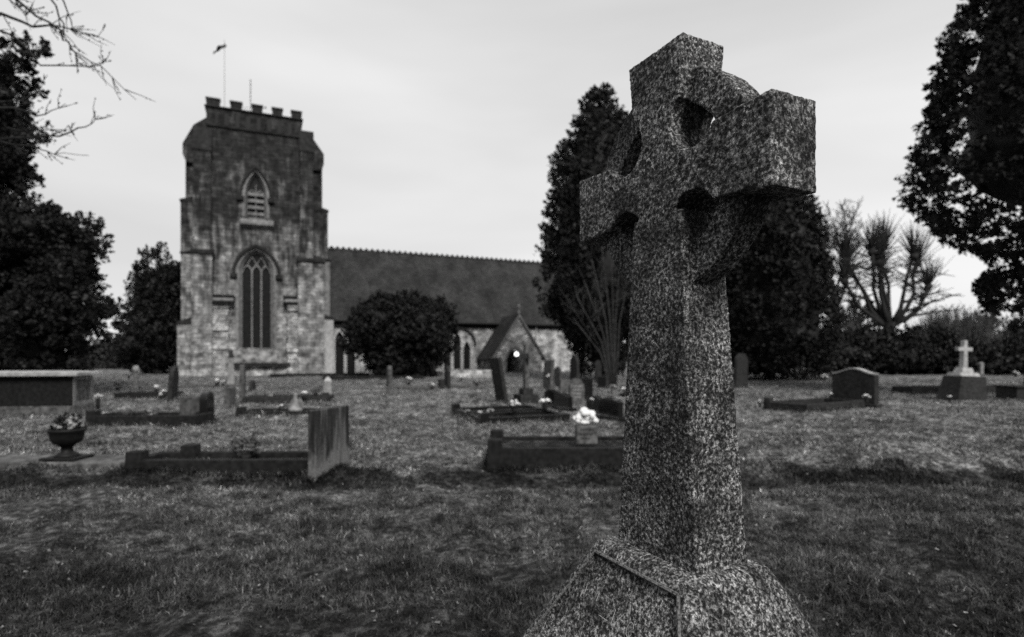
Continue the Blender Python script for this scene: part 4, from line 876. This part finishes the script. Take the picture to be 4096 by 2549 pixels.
# double plot with the black kerbs in the middle
kerb('near black-kerbed grave in the middle plot', 0, 0, 2.2, 1.1, .2, CH, 'polished', ((0, 0),), xy=(-.67, 12.5))
kerb('far black-kerbed grave in the middle plot, beside the leaning slab', 0, 0, 2.2, 1.1, .22, CH, 'polished', ((0, 1),), xy=(-1.12, 13.65))
V0 = R(113)
headstone('low wide black headstone with a curved top at the end of the middle plot', 2442, 1678, .54, .85, .13, V0, 'ogee', 'polished', base=True)
headstone('low black headstone just behind the widest black one', 2382, 1652, .5, .75, .12, V0, 'ogee', 'polished', base=True)
headstone('curved black headstone behind the white chrysanthemums', 2252, 1636, .5, .85, .13, V0, 'ogee', 'polished', base=True)
headstone('rear curved black headstone next to the stepped cross', 2208, 1624, .52, .75, .13, V0, 'ogee', 'polished', base=True)
headstone('grey shouldered headstone with worn lettering above the black stones', 2306, 1612, .86, .46, .2, R(8), 'shoulder', 'grave_stone', text=4)
headstone('square black headstone touching the grey lettered one', 2342, 1592, .74, .8, .12, V0, 'flat', 'polished')
headstone('tall narrow round-topped headstone silhouetted on the nave wall', 2298, 1552, 1.42, .62, .14, V0, 'round', 'grave_dark')
headstone('weathered tall headstone tilted beside the porch gable', 2190, 1558, 1.3, .75, .14, V0, 'flat', 'grave_stone', leanx=0, leany=R(4))
headstone('dark square headstone before the conifer trunk', 2412, 1550, .6, .75, .14, V0, 'flat', 'grave_dark')
headstone('faint round-topped stone in the shade of the tall conifer', 2393, 1530, 1.2, .7, .12, R(60), 'round', 'grave_dark')
headstone('dark slab headstone leaning far to the left above the black kerbs', 2009, 1612, 1.4, .8, .11, V0, 'flat', 'grave_dark', leany=R(-10))
headstone('faint weathered headstone half behind the tilted one', 2232, 1545, 1.0, .6, .12, V0, 'round', 'grave_stone')
headstone('small square stone in the grass behind the curved black headstones', 2262, 1568, .5, .5, .14, R(20), 'flat', 'grave_stone')
headstone('small pale stone post under the hedge beyond the marble cross', 3924, 1502, 1.0, .35, .2, R(20), 'round', 'grave_pale')
headstone('short dark headstone behind the slim edge-on stone', 1010, 1560, .5, .6, .14, R(100), 'round', 'grave_dark')
# stepped stone cross
sxx, syy = G(2104, 1612); c2 = empty('stepped_cross', 'slim stone cross on a two-step base before the porch', 'cross', (sxx, syy, 0), V0)
s = MB(); s.box(-.32, .32, -.32, .32, -.1, .27, (.02,)*4); s.build('lower_step', 'grave_dark', c2, .012)
s = MB(); s.box(-.2, .2, -.17, .17, .272, .46, (.02,)*4); s.build('upper_step', 'grave_dark', c2, .012)
s = MB(); s.box(-.09, .09, -.07, .07, .462, 1.82, (.02, .02, .01, .01)); s.build('shaft', 'grave_stone', c2, .01)
s = MB(); s.box(-.33, .33, -.065, .065, 1.38, 1.54); s.build('crossbar', 'grave_stone', c2, .01)
def fl(label, fx, fy, Y, r, **k): x_, y_, z_ = fz(fx, fy, Y); flowers(label, x_, y_, max(z_-r*.6-k.get('pot', .12), .02), r, **k)
fl('bright bouquet on the near black-kerbed grave', 2058, 1612, 13.6, .15); fl('white flowers beside the curved black headstone', 2180, 1605, 14.2, .16)
fl('small pale flowers at the corner of the far black kerb', 1872, 1662, 13.2, .09, mat='petal_mid'); fl('pale flowers on the far black-kerbed grave', 1962, 1645, 13.4, .1, mat='petal_mid'); fl('tiny flowers on the front edge of the black kerb', 1920, 1650, 12.9, .07)
fl('bright flower by the low black headstone', 2367, 1597, 14.0, .07); fl('flowers in a pale vase beside the granite shaft', 2452, 1545, 20, .13, mat='petal_mid', pot=.2, potmat='grave_pale'); fl('white-rimmed round pot of flowers at the edge of the granite shaft', 2492, 1560, 18, .17, potmat='polished')
fl('white flowers in front of the tilted headstone', 2194, 1503, 24, .12)
# row before the nave
kerb('low kerb in front of the round yew bush', 1535, 1558, 2.2, 1.0, .13, R(6), 'grave_stone')
headstone('slim round-headed stone post at the left end of the low kerb', 1557, 1557, 1.06, .5, .16, V0, 'round', 'grave_stone')
fl('large white bouquet on the low kerb before the yew bush', 1634, 1518, 25, .2); fl('white flowers at the far end of the low kerb', 1728, 1545, 24.6, .14)
headstone('dark narrow headstone to the right of the yew bush', 1790, 1553, 1.02, .55, .14, V0, 'shoulder', 'grave_dark')
headstone('stumpy dark headstone beside the dark narrow one', 1765, 1555, .45, .4, .2, V0, 'flat', 'grave_dark')
kerb('low kerb leading to the leaning slab', 1803, 1552, 1.5, 1.0, .1, R(6), 'grave_stone'); fl('flowers on the low kerb leading to the leaning slab', 1908, 1525, 25, .16, mat='petal_mid'); fl('pale posy below the nave window', 1845, 1508, 30, .14)
kerb('grassy low tomb below the second nave window', 1800, 1512, 3, 1.4, .5, R(15), 'nave_stone', fill='turf', fillz=1.0)
kerb('long low dark kerb under the tower wall', 1080, 1509, 6.5, 1.2, .28, CH, 'kerb', fill='turf'); kerb('low dark kerb at the foot of the nave wall', 1290, 1520, 6.0, .8, .22, R(15), 'kerb', fill='turf')
kerb('flat narrow kerb on the grass before the tower', 1052, 1550, 2.9, .8, .1, R(12), 'grave_stone'); kerb('pale low kerb to the left of the tower window', 715, 1548, 2.6, .9, .13, R(8), 'grave_stone'); fl('white flowers on the pale kerb below the tower buttress', 868, 1522, 27, .18); fl('second white posy on the pale kerb below the tower', 893, 1527, 26.5, .12)
# left-hand graves
headstone('tall dark headstone leaning right between the white flowers', 688, 1604, 1.12, .8, .13, R(108), 'round', 'grave_dark', leany=R(4))
kerb('dark kerb with white flowers left of the leaning headstone', 455, 1592, 1.9, .9, .2, R(4), 'kerb')
fl('white flower bunch on the dark kerb', 626, 1548, 20.5, .13); fl('white flowers at the foot of the leaning headstone', 655, 1568, 19.3, .14); fl('small white posy at the kerb end under the leaning headstone', 642, 1580, 18.8, .08)
x, y = G(543, 1550); c3 = empty('stone_pillar', 'slim square pillar topped by a white urn', 'pillar', (x, y, 0), .2)
s = MB(); s.box(-.09, .09, -.09, .09, -.1, .66, (.015,)*4); s.build('pillar', 'grave_pale', c3, .01); s = MB(); s.lathe([(.05, .662), (.12, .72), (.15, .84), (.1, .96), (.04, 1.0)], 12); s.build('urn', 'pale_stone', c3, smooth=True)
fl('dark plants left of the slim pillar', 470, 1540, 24, .16, mat='plant'); fl('small pale flower beside the slim pillar', 515, 1500, 26, .09)
kerb('long dark kerb running to the squat grey headstone', 0, 0, 2.25, .85, .22, R(2), 'kerb', ((0, 0),), xy=(PX(345, 12.1), 12.1)); headstone('squat grey headstone closing the long dark kerb', 772, 1686, .56, .62, .14, R(72), 'flat', 'grave_stone')
headstone('upright black polished headstone next to the squat grey one', 828, 1684, .76, .5, .16, R(100), 'round', 'polished', base=True)
fl('drooping withered flowers on the long dark kerb', 600, 1665, 12.6, .13, mat='petal_mid'); fl('pale stone ornament at the left end of the long dark kerb', 425, 1675, 12.8, .08, mat='petal_mid', leafy=False)
fl('dull flowers near the middle of the long dark kerb', 520, 1650, 12.7, .11, mat='plant')
headstone('dull grey headstone behind the black polished one', 920, 1628, .62, .6, .16, R(100), 'flat', 'grave_stone'); headstone('slim tall edge-on headstone with a pale side', 971, 1604, 1.22, .62, .13, R(110), 'flat', 'grave_stone')
x, y = G(925, 1540); ob = empty('stone_obelisk', 'tall thin pale obelisk with a dark cap before the tower', 'obelisk', (x, y, 0), .4); s = MB(); s.box(-.16, .16, -.16, .16, -.1, 1.35, (.05,)*4); s.build('shaft', 'grave_pale', ob, .01); s = MB(); s.box(-.13, .13, -.13, .13, 1.352, 1.75, (.08,)*4); s.build('cap', 'grave_dark', ob, .01)
kerb('kerb with a small pale angel and white flowers', 0, 0, 2.0, .9, .15, R(2), 'kerb', ((0, 0),), xy=(PX(945, 14.1), 14.1)); kerb('kerb ending at the small pale obelisk', 0, 0, 2.6, 1.0, .2, R(8), 'grave_dark', ((1, 0),), xy=(PX(968, 17.8), 17.8))
fl('white rose head on the angel kerb', 1122, 1626, 14.4, .09); fl('small pale flowers at the left end of the angel kerb', 962, 1632, 14.6, .08, mat='petal_mid'); fl('white flowers behind the pale angel', 1218, 1572, 18, .12); fl('little flowers on the obelisk kerb', 1082, 1584, 18, .09, mat='petal_mid'); fl('dark round plant in a pot beside the small obelisk', 1262, 1560, 18.6, .14, mat='plant')
x, y = PX(1182, 14.6), 14.6; an = empty('angel_figure', 'small pale kneeling angel ornament on the kerb', 'figurine', (x, y, .08), R(-20)); s = MB(); s.lathe([(.19, 0), (.17, .06), (.1, .14), (.06, .22), (.075, .28), (.035, .33), (.05, .37), (.05, .41), (.02, .45)], 12); s.build('body', 'grave_pale', an, smooth=True)
for sg in (-1, 1): s = MB(); s.prism([(sg*.03, .2), (sg*.2, .05), (sg*.22, .16), (sg*.1, .34)], .03, .06); s.build('wing', 'grave_pale', an, .006)
x, y = G(1309, 1592); o3 = empty('stone_obelisk', 'small pale tapering obelisk at the end of its kerb', 'obelisk', (x, y, 0), .3, ry=R(2)); s = MB(); s.box(-.16, .16, -.14, .14, -.05, .58, (.04,)*4); s.build('shaft', 'grave_pale', o3, .01); s = MB(); s.box(-.13, .13, -.11, .11, .582, .74, (.1,)*4); s.build('cap', 'pale_stone', o3, .01)
# right-hand graves
x, y = 10.1, 16.95; t = empty('headstone', 'broad headstone with a serpentine pale-edged top and long kerbs', 'headstone', (x, y, -.02), R(121)); s = MB(); s.prism(outline('ogee', 1.25, 1.1), -.11, .11); so = s.build('stone', 'grave_dark', t, .015)
A = [p for p in outline('ogee', 1.25, 1.1)[3:-1]]; s = MB(); s.band(A, [(p[0]*1.02, p[1]+.035) for p in A], -.125, .125); s.build('top_moulding', 'pale_stone', so)
s = MB(); s.box(-.72, .72, -.18, .18, -.1, .1); s.build('base', 'grave_dark', t, .012)
kerb('pair of long low kerbs stretching from the serpentine headstone', 0, 0, 2.9, 1.3, .2, R(31), 'grave_dark', ((0, 1),), xy=(7.75, 15.1), fill='turf', fillz=.3)
fl('white flowers leaning on the serpentine headstone', 3465, 1585, 15.3, .1); fl('small pale posy at the far kerb end', 3040, 1622, 16.2, .08); fl('pale posy behind the near kerb rail', 3322, 1575, 16.8, .08)
x, y = G(3850, 1598); w3 = empty('marble_cross', 'small white marble cross on steps and a tapering dark block', 'cross', (x, y, 0), R(14), ry=R(2))
s = MB(); s.box(-.7, .58, -.4, .4, -.1, .78, (.24, .0, .08, .08)); s.build('block', 'grave_dark', w3, .015)
s = MB(); s.box(-.42, .44, -.25, .25, .782, .9, (.04,)*4); s.build('lower_step', 'pale_stone', w3, .012); s = MB(); s.box(-.24, .26, -.17, .17, .902, 1.06, (.04,)*4); s.build('upper_step', 'pale_stone', w3, .012)
s = MB(); s.box(-.1, .1, -.08, .08, 1.062, 1.98, (.035, .035, .01, .01)); s.build('shaft', 'pale_stone', w3, .012); s = MB(); s.box(-.3, .3, -.065, .065, 1.62, 1.75); s.build('crossbar', 'pale_stone', w3, .012)
s = MB(); kk = [(-.1, .795), (.1, .795)]
fl('small white posies lying before the marble cross block', 3798, 1602, 18, .08)
kerb('low dark grave kerb left of the marble cross', 3650, 1572, 2.4, 1.0, .28, R(10), 'grave_dark'); kerb('low dark grave kerb at the right edge past the marble cross', 3950, 1572, 2.6, 1.0, .3, R(0), 'grave_dark')
x, y = G(4085, 1592); lo = MB().box(-.9, .9, -.4, .4, -.1, .38).box(-.96, .96, -.46, .46, .382, .44).build('low_tomb', 'grave_dark', None, .015); lo.location = (x+.3, y, 0); lo.rotation_euler = (0, 0, R(5)); tag(lo, 'low flat-topped tomb cut off by the right edge of the view', 'tomb')
headstone('tall round-topped dark headstone peeping out from behind the granite shaft', 2962, 1553, 1.6, .85, .14, R(35), 'round', 'grave_dark', leanx=R(3))
fl('cluster of white flowers under the dark hedge', 4062, 1492, 34, .2, n=6); fl('pale flowers at the foot of the broad conifer', 3297, 1520, 33, .22)
# longer grass left uncut round every stone
BASES += [(.546, 1.9, -1.106, -.75, .75, -.62, .62), (-11.15, 14.6, R(8), -2.3, .06, -.06, .9), (sxx, syy, V0, -.32, .32, -.32, .32)]
TX = []; TY = []; TH_ = []
for (bx, by, yw, u0, u1, v0, v1) in BASES:
    per = 2*(u1-u0+v1-v0); dist = math.hypot(bx, by); k_ = int(per*(420 if dist < 10 else 160)); t_ = rng.random(k_)*per; o_ = np.abs(rng.normal(0, .035, k_))+.005
    a_, b_ = u1-u0, v1-v0
    uu = np.where(t_ < a_, u0+t_, np.where(t_ < a_+b_, u1+o_, np.where(t_ < 2*a_+b_, u1-(t_-a_-b_), u0-o_)))
    vv = np.where(t_ < a_, v0-o_, np.where(t_ < a_+b_, v0+(t_-a_), np.where(t_ < 2*a_+b_, v1+o_, v1-(t_-2*a_-b_))))
    TX.append(bx+uu*math.cos(yw)-vv*math.sin(yw)); TY.append(by+uu*math.sin(yw)+vv*math.cos(yw)); TH_.append((.05+.09*rng.random(k_))*(1 if dist < 10 else 1.3))
v_, s_, f_ = ribbon(np.concatenate(TX), np.concatenate(TY), np.concatenate(TH_), .004)
tag(meshnp('grass_tufts', v_, f_, 'blade', shade=s_), 'longer uncut grass round the foot of the stones', 'grass', kind='stuff')
# small fallen stick at the bottom left
s = MB(); p0 = Vector((-2.62, 2.9, .05)); pts = [p0, p0+Vector((.35, .12, .06)), p0+Vector((.6, .3, .13)), p0+Vector((.78, .5, .2))]; s.tube(pts, [.004, .0035, .0025, .0015], 5); s.tube([pts[1], pts[1]+Vector((-.02, .1, .12))], [.003, .001], 4); s.tube([pts[2], pts[2]+Vector((.12, -.02, .07))], [.003, .001], 4)
o = s.build('fallen_twig', 'bark', None, smooth=True); tag(o, 'thin forked dead twig lying in the dark grass', 'twig')
